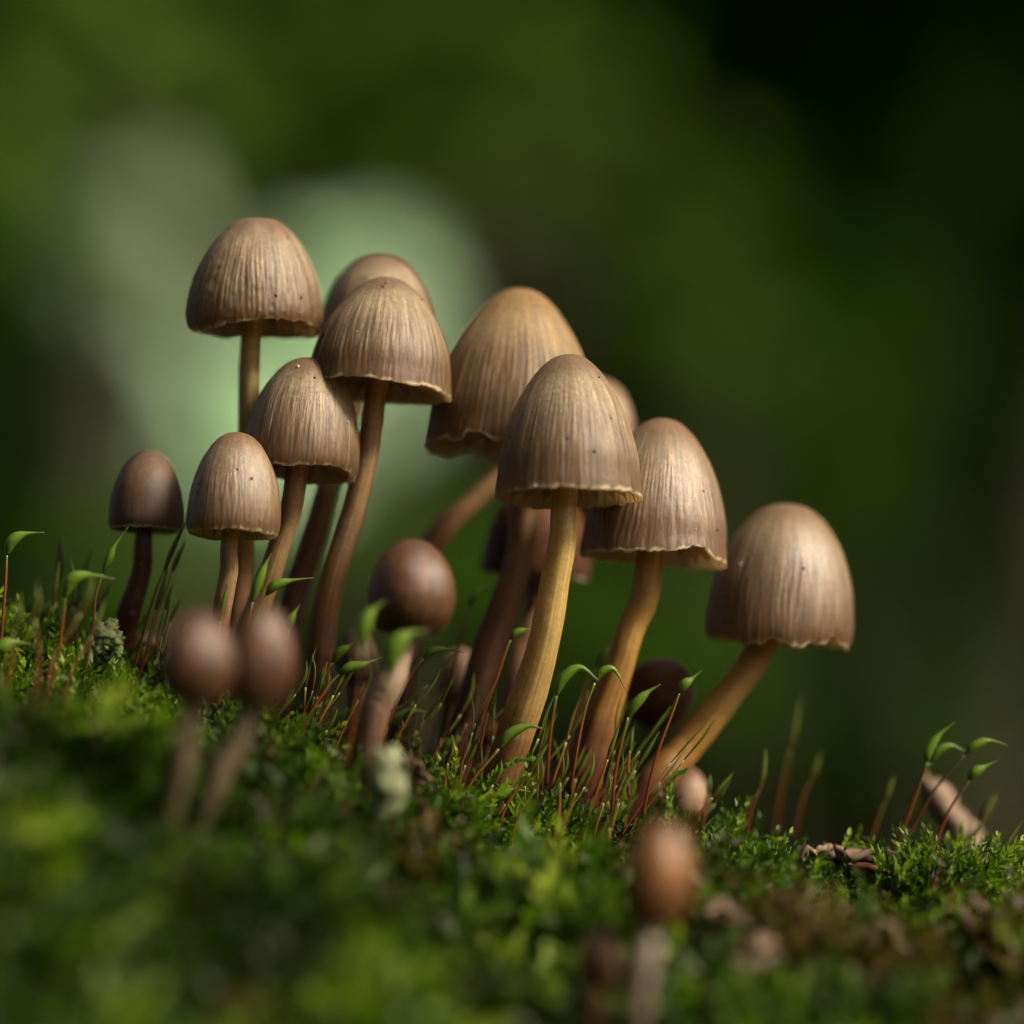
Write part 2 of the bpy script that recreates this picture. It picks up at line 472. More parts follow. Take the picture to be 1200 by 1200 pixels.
def bank_z(x, y, lumps=True):
    x = np.asarray(x, float); y = np.asarray(y, float)
    xs = np.linspace(CX[0], CX[-1], 400)
    zs = np.interp(xs, CX, CZ)
    k = np.ones(21) / 21
    zs = np.convolve(np.pad(zs, 10, mode='edge'), k, mode='valid')
    zc = np.interp(x, xs, zs)
    d = y - YC
    f = np.clip(-d, 0, None); g = np.clip(d, 0, None)
    z = zc - 0.24 * f - 1.35 * f * f - 0.30 * g - 3.2 * g * g
    z = z + 0.002 * np.exp(-(d / 0.02) ** 2)
    side = np.clip(np.abs(x) - 0.35, 0, None)
    z = z - 1.4 * side * side
    if lumps:
        amp = 0.35 + 0.65 * sstep(0.0, 0.03, f)
        z = z + 0.0100 * amp * noise2(x / 0.021, y / 0.021, 1) + 0.0055 * noise2(x / 0.0090, y / 0.0090, 2) * (0.45 + 0.55 * amp)
    for mx_, my_, mr_, mh_ in MOUNDS:
        z = z + mh_ * np.exp(-((x - mx_) ** 2 + (y - my_) ** 2) / mr_ ** 2)
    return np.maximum(z, FLOOR_Z - 0.02 - 0.02 * np.abs(x))


gx = np.concatenate([np.linspace(-1.1, -0.2, 40), np.linspace(-0.195, 0.195, 130), np.linspace(0.2, 1.1, 40)])
gy = np.concatenate([np.linspace(-0.52, -0.15, 50), np.linspace(-0.147, 0.08, 95), np.linspace(0.085, 0.55, 50)])
GX, GY = np.meshgrid(gx, gy, indexing='xy')
V = np.stack([GX, GY, bank_z(GX, GY)], -1).reshape(-1, 3)
bank = put('mossy_bank', mesh_np('mossy_bank', V, grid_faces(len(gy), len(gx), False), M['bank']))
tag(bank, kind='structure')

fx = np.concatenate([-np.geomspace(120, 1, 30), np.linspace(-0.9, 0.9, 20), np.geomspace(1, 120, 30)])
FX, FY = np.meshgrid(fx, fx, indexing='xy')
FZ = FLOOR_Z + 0.06 * noise2(FX / 0.7, FY / 0.7, 5) + 0.25 * noise2(FX / 6, FY / 6, 6) * sstep(2, 10, np.hypot(FX, FY))
floor = put('forest_floor', mesh_np('forest_floor', np.stack([FX, FY, FZ], -1).reshape(-1, 3), grid_faces(len(fx), len(fx), False), M['floor']))
tag(floor, kind='structure')


# ------------------------------------------------------------------ mushrooms
PROFILE = {
    'bell':  [(0, 0), (.012, .13), (.035, .235), (.08, .35), (.15, .475), (.28, .645), (.42, .785), (.57, .89), (.72, .958), (.86, .98), (.94, .997), (1, 1.005)],
    'dome':  [(0, 0), (.010, .16), (.035, .30), (.08, .43), (.15, .56), (.28, .73), (.42, .85), (.57, .935), (.72, .982), (.86, 1.0), (.94, .985), (1, .94)],
    'flat':  [(0, 0), (.007, .15), (.022, .285), (.058, .385), (.12, .50), (.25, .67), (.40, .81), (.55, .91), (.72, .975), (.86, 1.0), (.94, .985), (1, .945)],
    'egg':   [(0, 0), (.010, .17), (.04, .34), (.10, .53), (.2, .72), (.33, .88), (.48, .975), (.60, 1.0), (.74, .965), (.86, .86), (.94, .74), (1, .60)],
}


def mushroom(name, label, group, rim_px, dep, Rpx, Hpx, prof, tilt, back, stem, srad, capm, stemm, seed,
             relief=1.0, ragged=1.0, notches=(), hi=True, squash=1.0, crinkle=0.0):
    """rim_px: pixel of the rim plane's centre; stem: [(px,py,depth)...] from cap to foot; tilt: degrees clockwise in the picture; back: apex away from the lens"""
    rng = np.random.default_rng(seed)
    k = S * (FOCUS + dep) / FOCUS
    Rm, Hm = Rpx * k, Hpx * k
    rows, cols = (84, 440) if hi else (40, 96)
    tab = np.array(PROFILE[prof])
    # rows spaced along the profile's length
    fine = catmull(tab, 600)
    seglen = np.hypot(np.diff(fine[:, 0]) * Hm, np.diff(fine[:, 1]) * Rm)
    arc = np.concatenate([[0], np.cumsum(seglen)]); arc /= arc[-1]
    v = np.linspace(0, 1, rows)
    s = np.interp(v, arc, fine[:, 0]); r = np.interp(v, arc, fine[:, 1])
    u = np.linspace(0, 1, cols, endpoint=False)
    VV, UU = np.meshgrid(v, u, indexing='ij')
    SS = s[:, None] * np.ones_like(UU); RR = r[:, None] * np.ones_like(UU)
    drift = 0.006 * np.sin(VV * 5 + seed)
    n1 = pnoise(UU + drift, VV * 3.0, 84, seed) ; n2 = pnoise(UU - drift, VV * 5.0, 142, seed + 1)
    n3 = pnoise(UU, VV * 1.4, 5, seed + 2); n4 = pnoise(UU, VV * 2.0, 21, seed + 3)
    n5 = pnoise(UU, VV * 26, 70, seed + 4); n6 = pnoise(UU, VV * 9, 26, seed + 8)
    grow = sstep(0.18, 0.75, VV)
    nrib = int(64 + (seed * 7) % 17)
    warp = 0.9 * pnoise(UU, VV * 1.5, 13, seed + 30) + 0.5 * pnoise(UU, VV * 4, 31, seed + 31)
    rib = np.sin(2 * np.pi * (nrib * UU + warp)) * (0.55 + 0.45 * pnoise(UU, VV * 4, 40, seed + 32))
    n1 = 0.55 * rib + 0.55 * n1
    ridge = np.clip(0.52 + 0.34 * (0.8 * n1 + 0.5 * n2), 0, 1)
    d = relief * (0.0085 * grow * (0.8 * n1 + 0.6 * n2) + 0.0035 * grow * n4 + crinkle * 0.006 * n5 * grow + 0.0035 * n6 * sstep(0.1, 0.5, VV)) + (0.05 if prof == 'egg' else 0.024) * n3 * sstep(0.05, 0.5, VV)
    RRm = RR * Rm * (1 + d)
    Z = Hm * (1 - SS)
    # torn, wavy margin
    e = np.clip((VV - 0.80) / 0.20, 0, 1) ** 2
    rimz = ragged * Rm * (0.024 * pnoise(u, 0 * u, 9, seed + 5) + 0.022 * pnoise(u, 0 * u, 42, seed + 6) + 0.020 * np.abs(pnoise(u, 0 * u, 110, seed + 7)))
    for (ang, wid, amt) in notches:       # degrees, 0 = towards the picture's right, 270 = towards the lens
        dd = (u * 360 - ang + 180) % 360 - 180
        sh = np.exp(-np.abs(dd / wid) ** 3)
        rimz = rimz + amt * k * sh * (1 + 0.25 * pnoise(u, 0 * u, 60, seed + 9))
    Z = Z + e * rimz[None, :]
    ang = UU * 2 * np.pi
    outer = np.stack([RRm * np.cos(ang), RRm * np.sin(ang) * squash, Z], -1)
    # inside: rim lip, then up under the cap
    th = max(0.035 * Rm, 0.00028)
    lip = outer[-1].copy(); c = np.cos(u * 2 * np.pi); sn = np.sin(u * 2 * np.pi)
    lip[:, 0] -= th * c; lip[:, 1] -= th * sn; lip[:, 2] += 0.10 * th * rng.standard_normal(cols)
    inner = [lip]
    iv = np.linspace(0.93, 0.30, 12)
    for q in iv:
        ro = np.interp(q, v, r); zo = np.interp(q, v, s)
        row = np.stack([(ro * Rm - 1.5 * th) * c, (ro * Rm - 1.5 * th) * sn * squash, np.full(cols, Hm * (1 - zo) - 0.8 * th) + rimz * max(0, (q - .8) / .2) ** 2], -1)
        inner.append(row)
    inner = np.stack(inner)
    Vc = np.concatenate([outer, inner]).reshape(-1, 3)
    nr = rows + len(inner)
    Fc = grid_faces(nr, cols, True)[:, ::-1].copy()
    cvv = np.concatenate([VV, np.ones((len(inner), cols))]).ravel()
    cu = np.tile(u, nr)
    cvec = np.stack([np.cos(cu * 2 * np.pi), np.sin(cu * 2 * np.pi), cvv], -1)
    ridge_a = np.concatenate([ridge, np.full((len(inner), cols), 0.5)]).ravel()
    edge = np.concatenate([np.clip((VV - 0.980 + 0.014 * pnoise(UU, 0 * UU, 90, seed + 10)) / 0.014, 0, 1), np.full((len(inner), cols), 0.9)]).ravel()
    # gills: thin wedges hanging from the inside
    ng = int(rng.integers(40, 48)) if hi else 28
    GV, GF = [], []
    nq = 9
    qs = np.linspace(0.985, 0.30, nq)
    for gi in range(ng):
        a = (gi + 0.25 * rng.uniform(-1, 1)) / ng * 2 * np.pi
        short = 0.55 if gi % 2 else 1.0
        ia = int(a / (2 * np.pi) * cols) % cols
        ca, sa = math.cos(a), math.sin(a)
        b0 = len(GV) * 0 + sum(len(x) for x in GV)
        vs_ = []
        for j, q in enumerate(qs):
            q = 0.985 - (0.985 - q) * short
            ro = np.interp(q, v, r) * Rm - 1.6 * th; zo = Hm * (1 - np.interp(q, v, s)) - 0.6 * th + rimz[ia] * max(0, (q - .8) / .2) ** 2
            f = j / (nq - 1)
            dep_g = Hm * (0.02 + 0.36 * math.sin(math.pi * min(1, f * 1.15)) ** 0.8 * (1 if short == 1 else .6))
            zb = rimz[ia] * max(0.3, 1 - 1.6 * f) + Hm * ((0.015 if short == 1 else 0.06) + 0.10 * f)
            zb = min(zb, zo - 0.0001)
            tw = 0.0016 * Rm / 0.01 * 0.1
            vs_.append((ro * ca - tw * sa, (ro * sa + tw * ca) * squash, zo))
            vs_.append((ro * ca, ro * sa * squash, zb))
            vs_.append((ro * ca + tw * sa, (ro * sa - tw * ca) * squash, zo))
        GV.append(np.array(vs_))
        for j in range(nq - 1):
            o = b0 + 3 * j
            GF.append((o, o + 3, o + 4, o + 1)); GF.append((o + 1, o + 4, o + 5, o + 2))
    GV = np.concatenate(GV)
    # orientation: x right, y away from the lens, z up in the camera's frame
    rot = Matrix.Rotation(PITCH, 3, 'X') @ Matrix.Rotation(R(tilt), 3, 'Y') @ Matrix.Rotation(R(-back), 3, 'X')
    rm = np.array(rot)
    centre = np.array(P(rim_px[0], rim_px[1], dep))
    # stem path
    pts = np.array([list(P(a, b, c_)) for a, b, c_ in stem])
    while pts[-1][2] > float(bank_z(pts[-1][0], pts[-1][1])) - 0.002:
        pts[-1] = pts[-1] + (pts[-1] - pts[-2]) / np.linalg.norm(pts[-1] - pts[-2]) * 0.001
    base = pts[-1].copy()
    top_in = centre + rm @ np.array([0, 0, Hm * 0.45])
    path = catmull(np.vstack([top_in, pts]), 90 if hi else 40)
    sr = np.asarray(srad, float) * k
    rad = np.interp(np.linspace(0, 1, len(path)), np.linspace(0, 1, len(sr)), sr)
    tq = np.linspace(0, 1, len(path))
    rad = rad * (1 + 0.055 * pnoise(0 * tq, tq * 7, 3, seed + 25))          # stems swell and pinch a little
    kink = k * 3.2 * sstep(0.15, 0.4, tq) * (1 - sstep(0.9, 1.0, tq))
    path[:, 0] += kink * pnoise(0 * tq, tq * 5, 3, seed + 26)
    path[:, 1] += kink * pnoise(0 * tq, tq * 5, 3, seed + 27)

    def wob(t, uu):
        return 1 + 0.045 * pnoise(uu, t * 3, 11, seed + 20) + 0.03 * pnoise(uu, t * 8, 4, seed + 21) + 0.02 * pnoise(uu, t * 30, 9, seed + 22)
    sides = 40 if hi else 20
    SV, SF, ST, SA = tube(path, rad, sides, True, wob)
    root = empty(name, Vector(base))
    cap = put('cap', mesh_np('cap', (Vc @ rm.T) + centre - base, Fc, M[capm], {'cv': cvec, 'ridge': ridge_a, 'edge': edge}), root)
    cap.data.materials.append(M['gill'])
    mi = np.zeros(len(Fc), np.int32); mi[rows * cols:] = 1
    cap.data.polygons.foreach_set('material_index', mi)
    if prof != 'egg':
        g = put('gills', mesh_np('gills', (GV @ rm.T) + centre - base, np.array(GF), M['gill'], smooth=False), root)
        tag(g, kind='stuff')
    if hi and relief > 0.5:
        front = [(iv_, iu_) for iv_ in range(18, rows - 12, 2) for iu_ in range(int(cols * .56), int(cols * .94), 2)]
        pick = rng.choice(len(front), 5, replace=False)
        for q_ in pick:
            pv = outer[front[q_][0], front[q_][1]]
            sz = rng.uniform(.00010, .00026)
            th_, ph_ = np.meshgrid(np.linspace(.2, np.pi - .2, 5), np.linspace(0, 2 * np.pi, 7, endpoint=False), indexing='ij')
            X_ = np.stack([np.sin(th_) * np.cos(ph_), np.sin(th_) * np.sin(ph_), np.cos(th_) * rng.uniform(.7, 1.5)], -1).reshape(-1, 3) * sz * rng.uniform(.7, 1.2, (35, 1))
            put('speck', mesh_np('speck', ((X_ + pv) @ rm.T) + centre - base, grid_faces(5, 7, True), M['crumb' if rng.random() < .75 else 'crumb_pale']), cap)
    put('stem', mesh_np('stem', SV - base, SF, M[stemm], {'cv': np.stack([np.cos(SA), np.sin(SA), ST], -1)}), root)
    tag(root, label, 'mushroom', group)
    return root


CLUSTER = 'ripe mushrooms of the cluster'
BUDS = 'young unopened mushrooms'
cm = 0.01
mushroom('bell_mushroom', 'tan flat-topped mushroom, highest at the left, on a straight yellowish stem', CLUSTER,
         (298, 389), 0.3 * cm, 81, 135, 'flat', 1.5, 4,
         [(294, 400, 0.0030), (291, 480, 0.0040), (288, 580, 0.0050), (284, 680, 0.0060), (274, 800, 0.0080), (268, 880, 0.0090)], [12, 12.5, 13, 13, 13, 12, 12], 'cap_tan', 'stem_straw', 11, 1.25, 1.0, ((305, 40, 7), (225, 22, -6)), crinkle=0.9)
mushroom('bell_mushroom', 'brown cap half hidden behind the ribbed tan cap left of centre', CLUSTER,
         (441, 408), 1.9 * cm, 68, 110, 'dome', 3, 2,
         [(436, 415, 0.0190), (413, 475, 0.0190), (384, 565, 0.0180), (360, 650, 0.0160), (338, 740, 0.0140), (326, 850, 0.0140)], [12, 12, 13, 14, 15, 15, 14], 'cap_tan', 'stem_brown', 12)
mushroom('bell_mushroom', 'tan ribbed mushroom with pale torn rim on a long brown curving stem, left of centre', CLUSTER,
         (443, 460), -0.1 * cm, 85.5, 138, 'bell', 5, 9,
         [(440, 466, -0.0010), (430, 530, 0.0000), (413, 600, 0.0010), (394, 670, 0.0010), (378, 740, 0.0020), (366, 830, 0.0030), (360, 900, 0.0040)], [12, 12.5, 13, 13.5, 15, 16.5, 17.5, 17], 'cap_tan', 'stem_tan', 13, 1.1, 1.1)
mushroom('bell_mushroom', 'tan cap with a tiny white speck, below the flat-topped mushroom', CLUSTER,
         (350, 557), -0.5 * cm, 70, 140, 'dome', 6, 8,
         [(346, 566, -0.0050), (338, 610, -0.0040), (322, 660, -0.0030), (304, 710, -0.0020), (285, 770, 0.0000), (270, 850, 0.0020)], [13, 13, 13, 13.5, 14, 14, 13], 'cap_tan', 'stem_tan', 14, 1.0, 1.0, ((322, 40, 5),))
mushroom('bell_mushroom', 'small narrow tan bell mushroom in front of the left group', CLUSTER,
         (273, 627), -1.3 * cm, 55.5, 122, 'dome', 2, 8,
         [(270, 632, -0.0130), (266, 670, -0.0120), (258, 720, -0.0110), (250, 780, -0.0090), (242, 860, -0.0060)], [10.5, 10.5, 11, 11.5, 12, 12], 'cap_rose', 'stem_tan', 15, 0.9, 1.0, hi=True)
mushroom('bell_mushroom', 'small round dark brown mushroom at the far left of the cluster', CLUSTER,
         (172, 622), 0.3 * cm, 45, 95, 'dome', 2, 6,
         [(168, 630, 0.0030), (164, 670, 0.0030), (152, 720, 0.0040), (138, 770, 0.0050), (120, 850, 0.0060)], [10.5, 10.5, 11.5, 14, 15, 14], 'cap_umber', 'stem_red', 16, 0.35, 0.6)
mushroom('bell_mushroom', 'largest ochre brown cap with a notched rim, behind the central mushroom', CLUSTER,
         (598, 533), 0.95 * cm, 102, 199, 'bell', 4, 8,
         [(612, 560, 0.0100), (614, 610, 0.0100), (606, 660, 0.0100), (590, 720, 0.0090), (568, 780, 0.0080), (545, 860, 0.0070), (530, 920, 0.0070)], [15, 15.5, 16, 17, 18, 19, 20, 20], 'cap_ochre', 'stem_brown', 17, 0.9, 1.2, ((245, 9, 14), (120, 12, 10)))
mushroom('bell_mushroom', 'pinkish brown cap mostly hidden behind the central mushroom, on a kinked slanting stem', CLUSTER,
         (678, 546), 3.3 * cm, 60, 108, 'dome', 16, 2,
         [(664, 530, .033), (620, 544, .032), (580, 566, .031), (548, 592, .030), (516, 622, .029), (492, 668, .027), (478, 740, .024), (468, 850, .022)], [11, 11, 12, 13, 12, 13.5, 14, 14, 14], 'cap_rose', 'stem_brown', 18)
mushroom('bell_mushroom', 'central ribbed tan mushroom with cream toothed rim on a yellow stem', CLUSTER,
         (666, 584), -1.3 * cm, 86.5, 172, 'bell', 0.5, 9,
         [(661, 590, -0.0130), (657, 640, -0.0130), (648, 700, -0.0125), (634, 760, -0.0115), (614, 830, -0.0095), (594, 895, -0.0075), (574, 960, -0.0055)], [15, 15, 15.5, 17, 19, 21, 21, 20], 'cap_tan', 'stem_ochre', 19, 1.1, 1.0, ((262, 60, -2),))
mushroom('bell_mushroom', 'dark maroon shaded cap with a pale lower corner, behind the yellow stem', CLUSTER,
         (628, 676), 2.9 * cm, 65, 108, 'dome', 4, 0,
         [(627, 690, .029), (619, 740, .028), (604, 800, .027), (590, 880, .026)], [12, 12, 13, 14, 14], 'cap_maroon', 'stem_brown', 20, 0.6)
mushroom('bell_mushroom', 'shiny brown mushroom with torn right rim on a golden stem, right of centre', CLUSTER,
         (765, 656), 0.2 * cm, 87, 168, 'bell', 5, 6,
         [(761, 664, 0.0020), (754, 705, 0.0025), (740, 745, 0.0025), (723, 790, 0.0025), (704, 850, 0.0025), (686, 920, 0.0025), (676, 980, 0.0035)], [17, 17, 17, 17, 17, 18, 20, 19], 'cap_rose', 'stem_gold', 21, 1.0, 1.0, ((303, 16, 11), (215, 40, -5)))
mushroom('bell_mushroom', 'glossy rounded mushroom leaning at the far right on a slanting golden stem', CLUSTER,
         (912, 753), 1.15 * cm, 87, 164, 'dome', 5, 4,
         [(888, 764, 0.0115), (860, 808, 0.0110), (826, 850, 0.0100), (795, 888, 0.0090), (762, 930, 0.0080), (735, 975, 0.0080)], [17, 17, 17.5, 19, 21, 23, 22], 'cap_rose', 'stem_gold', 22, 0.75, 1.0, ((238, 34, -6), (318, 7, 9), (282, 7, -6), (262, 5, 6)))
mushroom('mushroom_bud', 'glossy brown egg-shaped bud beside the long brown stem', BUDS,
         (476, 744), -2.9 * cm, 52, 113, 'egg', 6, 0,
         [(468, 762, -.029), (452, 810, -.029), (434, 860, -.028), (418, 920, -.026)], [16, 16, 17, 17, 16], 'cap_bud', 'stem_pale', 31, 0.2, hi=True)
mushroom('mushroom_bud', 'blurred brown bud, left one of the twin buds in front', BUDS,
         (230, 824), -8.4 * cm, 44, 108, 'egg', 2, 0,
         [(224, 832, -0.0840), (215, 880, -0.0830), (202, 940, -0.0820), (188, 1000, -0.0800)], [12, 12, 12.5, 13, 13], 'cap_bud', 'stem_dusk', 32, 0.2, hi=False)
mushroom('mushroom_bud', 'blurred brown bud, right one of the twin buds in front', BUDS,
         (300, 828), -7.8 * cm, 40, 120, 'egg', 5, 0,
         [(290, 842, -0.0780), (270, 890, -0.0780), (244, 945, -0.0780), (218, 1000, -0.0770)], [12, 12, 12.5, 13, 13], 'cap_bud', 'stem_dusk', 33, 0.2, hi=False)
mushroom('mushroom_bud', 'blurred orange brown bud on a whitish stem at the bottom', BUDS,
         (764, 1086), -10.2 * cm, 42, 124, 'egg', 7, 0,
         [(760, 1090, -0.1020), (754, 1130, -0.1020), (745, 1180, -0.1000), (738, 1230, -0.0980)], [14, 14, 14, 14, 13], 'cap_bud_red', 'stem_grey', 34, 0.2, hi=False)
mushroom('mushroom_bud', 'tiny dark red bud low beside the orange brown bud', BUDS,
         (698, 1152), -9.6 * cm, 27, 60, 'egg', 5, 0,
         [(696, 1170, -.096), (692, 1220, -.094)], [10, 10, 10], 'cap_bud_red', 'stem_red', 35, 0.2, hi=False)
mushroom('mushroom_bud', 'dark maroon tilted bud between the two golden stems', BUDS,
         (741, 840), 2.1 * cm, 44, 86, 'egg', 48, 0,
         [(722, 848, .021), (692, 864, .020), (664, 900, .019), (650, 950, .019)], [10, 10, 10, 10, 10], 'cap_maroon', 'stem_brown', 36, 0.2, hi=False)
mushroom('mushroom_bud', 'pale pinkish bud rising from the moss below the rightmost stem', BUDS,
         (802, 964), 2.0 * cm, 27, 66, 'egg', 4, 0,
         [(800, 982, .020), (796, 1022, .020)], [12, 12, 12], 'cap_pale', 'stem_pale', 57, 0.2, hi=False)
mushroom('mushroom_bud', 'pale pinkish bud half hidden left of the thick central stems', BUDS,
         (532, 824), 2.6 * cm, 26, 66, 'egg', 8, 0,
         [(528, 840, .026), (520, 900, .026)], [12, 12, 12], 'cap_pale', 'stem_brown', 38, 0.2, hi=False)
mushroom('mushroom_bud', 'dull brown bud just behind the glossy egg-shaped bud', BUDS,
         (421, 800), 1.6 * cm, 24, 64, 'egg', -4, 0,
         [(420, 815, .016), (416, 880, .016)], [11, 11, 11], 'cap_umber', 'stem_brown', 39, 0.2, hi=False)
mushroom('mushroom_bud', 'pale low bud behind the stem of the small dark mushroom', BUDS,
         (166, 800), 2.4 * cm, 25, 58, 'egg', 3, 0,
         [(165, 815, .024), (162, 870, .024)], [11, 11, 11], 'cap_pale', 'stem_brown', 40, 0.2, hi=False)
mushroom('mushroom_bud', 'tiny blackish bud at the foot of the yellow stem', BUDS,
         (570, 872), 1.0 * cm, 15, 34, 'egg', 8, 0,
         [(568, 885, .010), (562, 930, .010)], [8, 8, 8], 'cap_maroon', 'stem_red', 41, 0.2, hi=False)


# ------------------------------------------------------------------ moss carpet
def sprig(rng, length, nleaf, leaf, lean):
    """one feathery shoot: stem along +z bending towards +x; returns verts, quads, tip(0..1)"""
    Vs, Fs, Ts = [], [], []
    t = np.linspace(0, 1, 6)
    ax = np.stack([lean * length * t ** 2, 0 * t, length * (t - 0.25 * abs(lean) * t ** 2)], -1)
    for i in range(nleaf):
        f = (i + 0.5) / nleaf
        p = np.array([np.interp(f, t, ax[:, j]) for j in range(3)])
        ta = np.array([np.interp(min(1, f + .08), t, ax[:, j]) - np.interp(max(0, f - .08), t, ax[:, j]) for j in range(3)])
        ta /= np.linalg.norm(ta)
        a = i * 2.399 + rng.uniform(-.3, .3)
        side = np.array([math.cos(a), math.sin(a), 0])
        side -= ta * (side @ ta); side /= np.linalg.norm(side)
        op = math.radians(62 - 34 * f + rng.uniform(-10, 10))
        d = ta * math.cos(op) + side * math.sin(op)
        up = np.cross(np.cross(side, ta), d)
        wv = np.cross(d, ta); wv /= np.linalg.norm(wv)
        up = np.cross(wv, d)
        L = leaf * (0.65 + 0.6 * math.sin(math.pi * min(1, f + 0.15))) * rng.uniform(.8, 1.2)
        W = L * 0.24
        # cupped leaf: base, two sides, keel, tip
        b = len(Vs)
        Vs += [p, p + d * L * .42 + wv * W + up * W * .5, p + d * L * .5 - up * W * .15, p + d * L * .42 - wv * W + up * W * .5, p + d * L + up * L * .16 * rng.uniform(-.6, 1.6)]
        Fs += [(b, b + 1, b + 2), (b + 1, b + 4, b + 2), (b, b + 2, b + 3), (b + 2, b + 4, b + 3)]
        Ts += [0.1 + .5 * f, .35 + .4 * f, .3 + .5 * f, .35 + .4 * f, .6 + .4 * f]
    return np.array(Vs), np.array(Fs), np.array(Ts)


def scatter(templates, pts, dirs, scales, tones, rng):
    """place random templates at pts with axis dirs; returns joined V,F,tone,tip"""
    VV, FF, TO, TI = [], [], [], []
    off = 0
    pick = rng.integers(0, len(templates), len(pts))
    for k, (tv, tf, tt) in enumerate(templates):
        idx = np.where(pick == k)[0]
        if len(idx) == 0: continue
        z = dirs[idx]
        a = rng.uniform(0, 2 * np.pi, len(idx))
        ref = np.stack([np.cos(a), np.sin(a), 0 * a], -1)
        x = ref - z * np.sum(ref * z, 1)[:, None]; x /= np.linalg.norm(x, axis=1)[:, None]
        y = np.cross(z, x)
        RM = np.stack([x, y, z], -1)                      # columns
        W = np.einsum('nij,mj->nmi', RM, tv) * scales[idx][:, None, None] + pts[idx][:, None, :]
        nv = len(tv)
        VV.append(W.reshape(-1, 3))
        FF.append((tf[None] + (off + np.arange(len(idx)) * nv)[:, None, None]).reshape(-1, tf.shape[1]))
        off += nv * len(idx)
        TO.append(np.repeat(tones[idx], nv)); TI.append(np.tile(tt, len(idx)))
    return np.concatenate(VV), np.concatenate(FF), np.concatenate(TO), np.concatenate(TI)


def moss():
    rng = np.random.default_rng(77)
    fine = [sprig(rng, 0.0080 * rng.uniform(.7, 1.45), int(rng.integers(20, 28)), 0.00190, rng.uniform(-.5, .9)) for _ in range(14)]
    coarse = [sprig(rng, 0.0095 * rng.uniform(.7, 1.4), 13, 0.0036, rng.uniform(-.5, .9)) for _ in range(10)]

    def region(n, x0, x1, y0, y1, tpl, sc_rng, lift):
        x = rng.uniform(x0, x1, n); y = rng.uniform(y0, y1, n)
        z = bank_z(x, y)
        e = 0.002
        nx = -(bank_z(x + e, y) - bank_z(x - e, y)) / (2 * e); ny = -(bank_z(x, y + e) - bank_z(x, y - e)) / (2 * e)
        nrm = np.stack([nx, ny, np.ones(n)], -1); nrm /= np.linalg.norm(nrm, axis=1)[:, None]
        flow = noise2(x / 0.012, y / 0.012, 8) * 3.0
        d = nrm * 0.8 + np.stack([0.55 * np.cos(flow), 0.55 * np.sin(flow) - .15, 0.30 + 0 * x], -1) + rng.normal(0, .36, (n, 3))
        d /= np.linalg.norm(d, axis=1)[:, None]
        big = noise2(x / 0.020, y / 0.020, 9); med = noise2(x / 0.006, y / 0.006, 10)
        tone = 0.44 - 0.12 * sstep(0.02, -0.05, x) * sstep(-0.025, -0.06, y) + 0.30 * big + 0.36 * med + rng.normal(0, .20, n)  # front left toned down: shade put into the moss colour
        brown = noise2(x / 0.017, y / 0.017, 12) + 0.5 * noise2(x / .005, y / .005, 13) + 0.35 * sstep(0.0, 0.07, x) * sstep(-0.02, -0.06, y)
        tone = np.where(brown > 0.62, rng.uniform(0.0, 0.2, n), np.clip(tone, 0.2, 1))
        scl = rng.uniform(*sc_rng, n) * (1 + .25 * med)
        return scatter(tpl, np.stack([x, y, z + lift], -1), d, scl, tone, rng)

    parts = [region(9500, -0.105, 0.105, -0.034, 0.034, fine, (.70, 1.3), -0.0008),
             region(5200, -0.125, 0.125, -0.140, -0.030, coarse, (.8, 1.35), -0.0006),
             region(2600, -0.125, 0.125, 0.030, 0.075, coarse, (.8, 1.4), -0.0006),
             region(2500, -0.26, -0.105, -0.15, 0.08, coarse, (1.0, 1.7), -0.0006),
             region(2500, 0.105, 0.26, -0.15, 0.08, coarse, (1.0, 1.7), -0.0006)]
    off = 0; VV, FF, TO, TI = [], [], [], []
    for v, f, a, b in parts:
        VV.append(v); FF.append(f + off); TO.append(a); TI.append(b); off += len(v)
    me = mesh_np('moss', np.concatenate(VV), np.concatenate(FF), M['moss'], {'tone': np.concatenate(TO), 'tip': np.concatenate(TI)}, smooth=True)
    o = put('moss', me)
    tag(o, 'feathery green moss carpet covering the sloping bank', 'moss', kind='stuff')


moss()


# ------------------------------------------------------------------ moss stalks with capsules
def lathe_along(path, rad, sides=10):
    return tube(path, rad, sides, True)


def stalk(kind, pts, cap_pts, label, group, thick=1.0, wid=4.6, dep=0.0):
    """kind 'capsule': seta plus a beaked capsule; 'spear': seta plus a slim young spear. pts/cap_pts in pixels (+ optional depth)"""
    def w3(p): return list(P(p[0], p[1], p[2] if len(p) > 2 else dep))
    k = S
    A = catmull(np.array([w3(p) for p in pts]), 20)
    base = A[0].copy()
    n = len(A)
    Vs, Fs, T, _ = lathe_along(A, np.linspace(2.1, 1.35, n) * k * thick, 7)
    root = empty('moss_sporophyte', Vector(base))
    put('stalk', mesh_np('stalk', Vs - base, Fs, M['seta'], {'t': T}), root)
    C = catmull(np.vstack([A[-1], [w3(p) for p in cap_pts]]), 22)
    f = np.linspace(0, 1, 22)
    if kind == 'capsule':
        prof = np.interp(f, [0, .06, .18, .34, .50, .62, .72, .85, 1], [.28, .45, .82, 1.0, .92, .66, .36, .20, .06]) * wid * k
    else:
        prof = np.interp(f, [0, .10, .35, .6, .85, 1], [.40, .62, 1.0, .80, .38, .08]) * wid * 0.62 * k
    Vc, Fc, T2, _ = lathe_along(C, prof, 10)
    put('capsule', mesh_np('capsule', Vc - base, Fc, M['capsule' if kind == 'capsule' else 'spear'], {'t': T2}), root)
    tag(root, label, 'moss stalk', group)
    return root


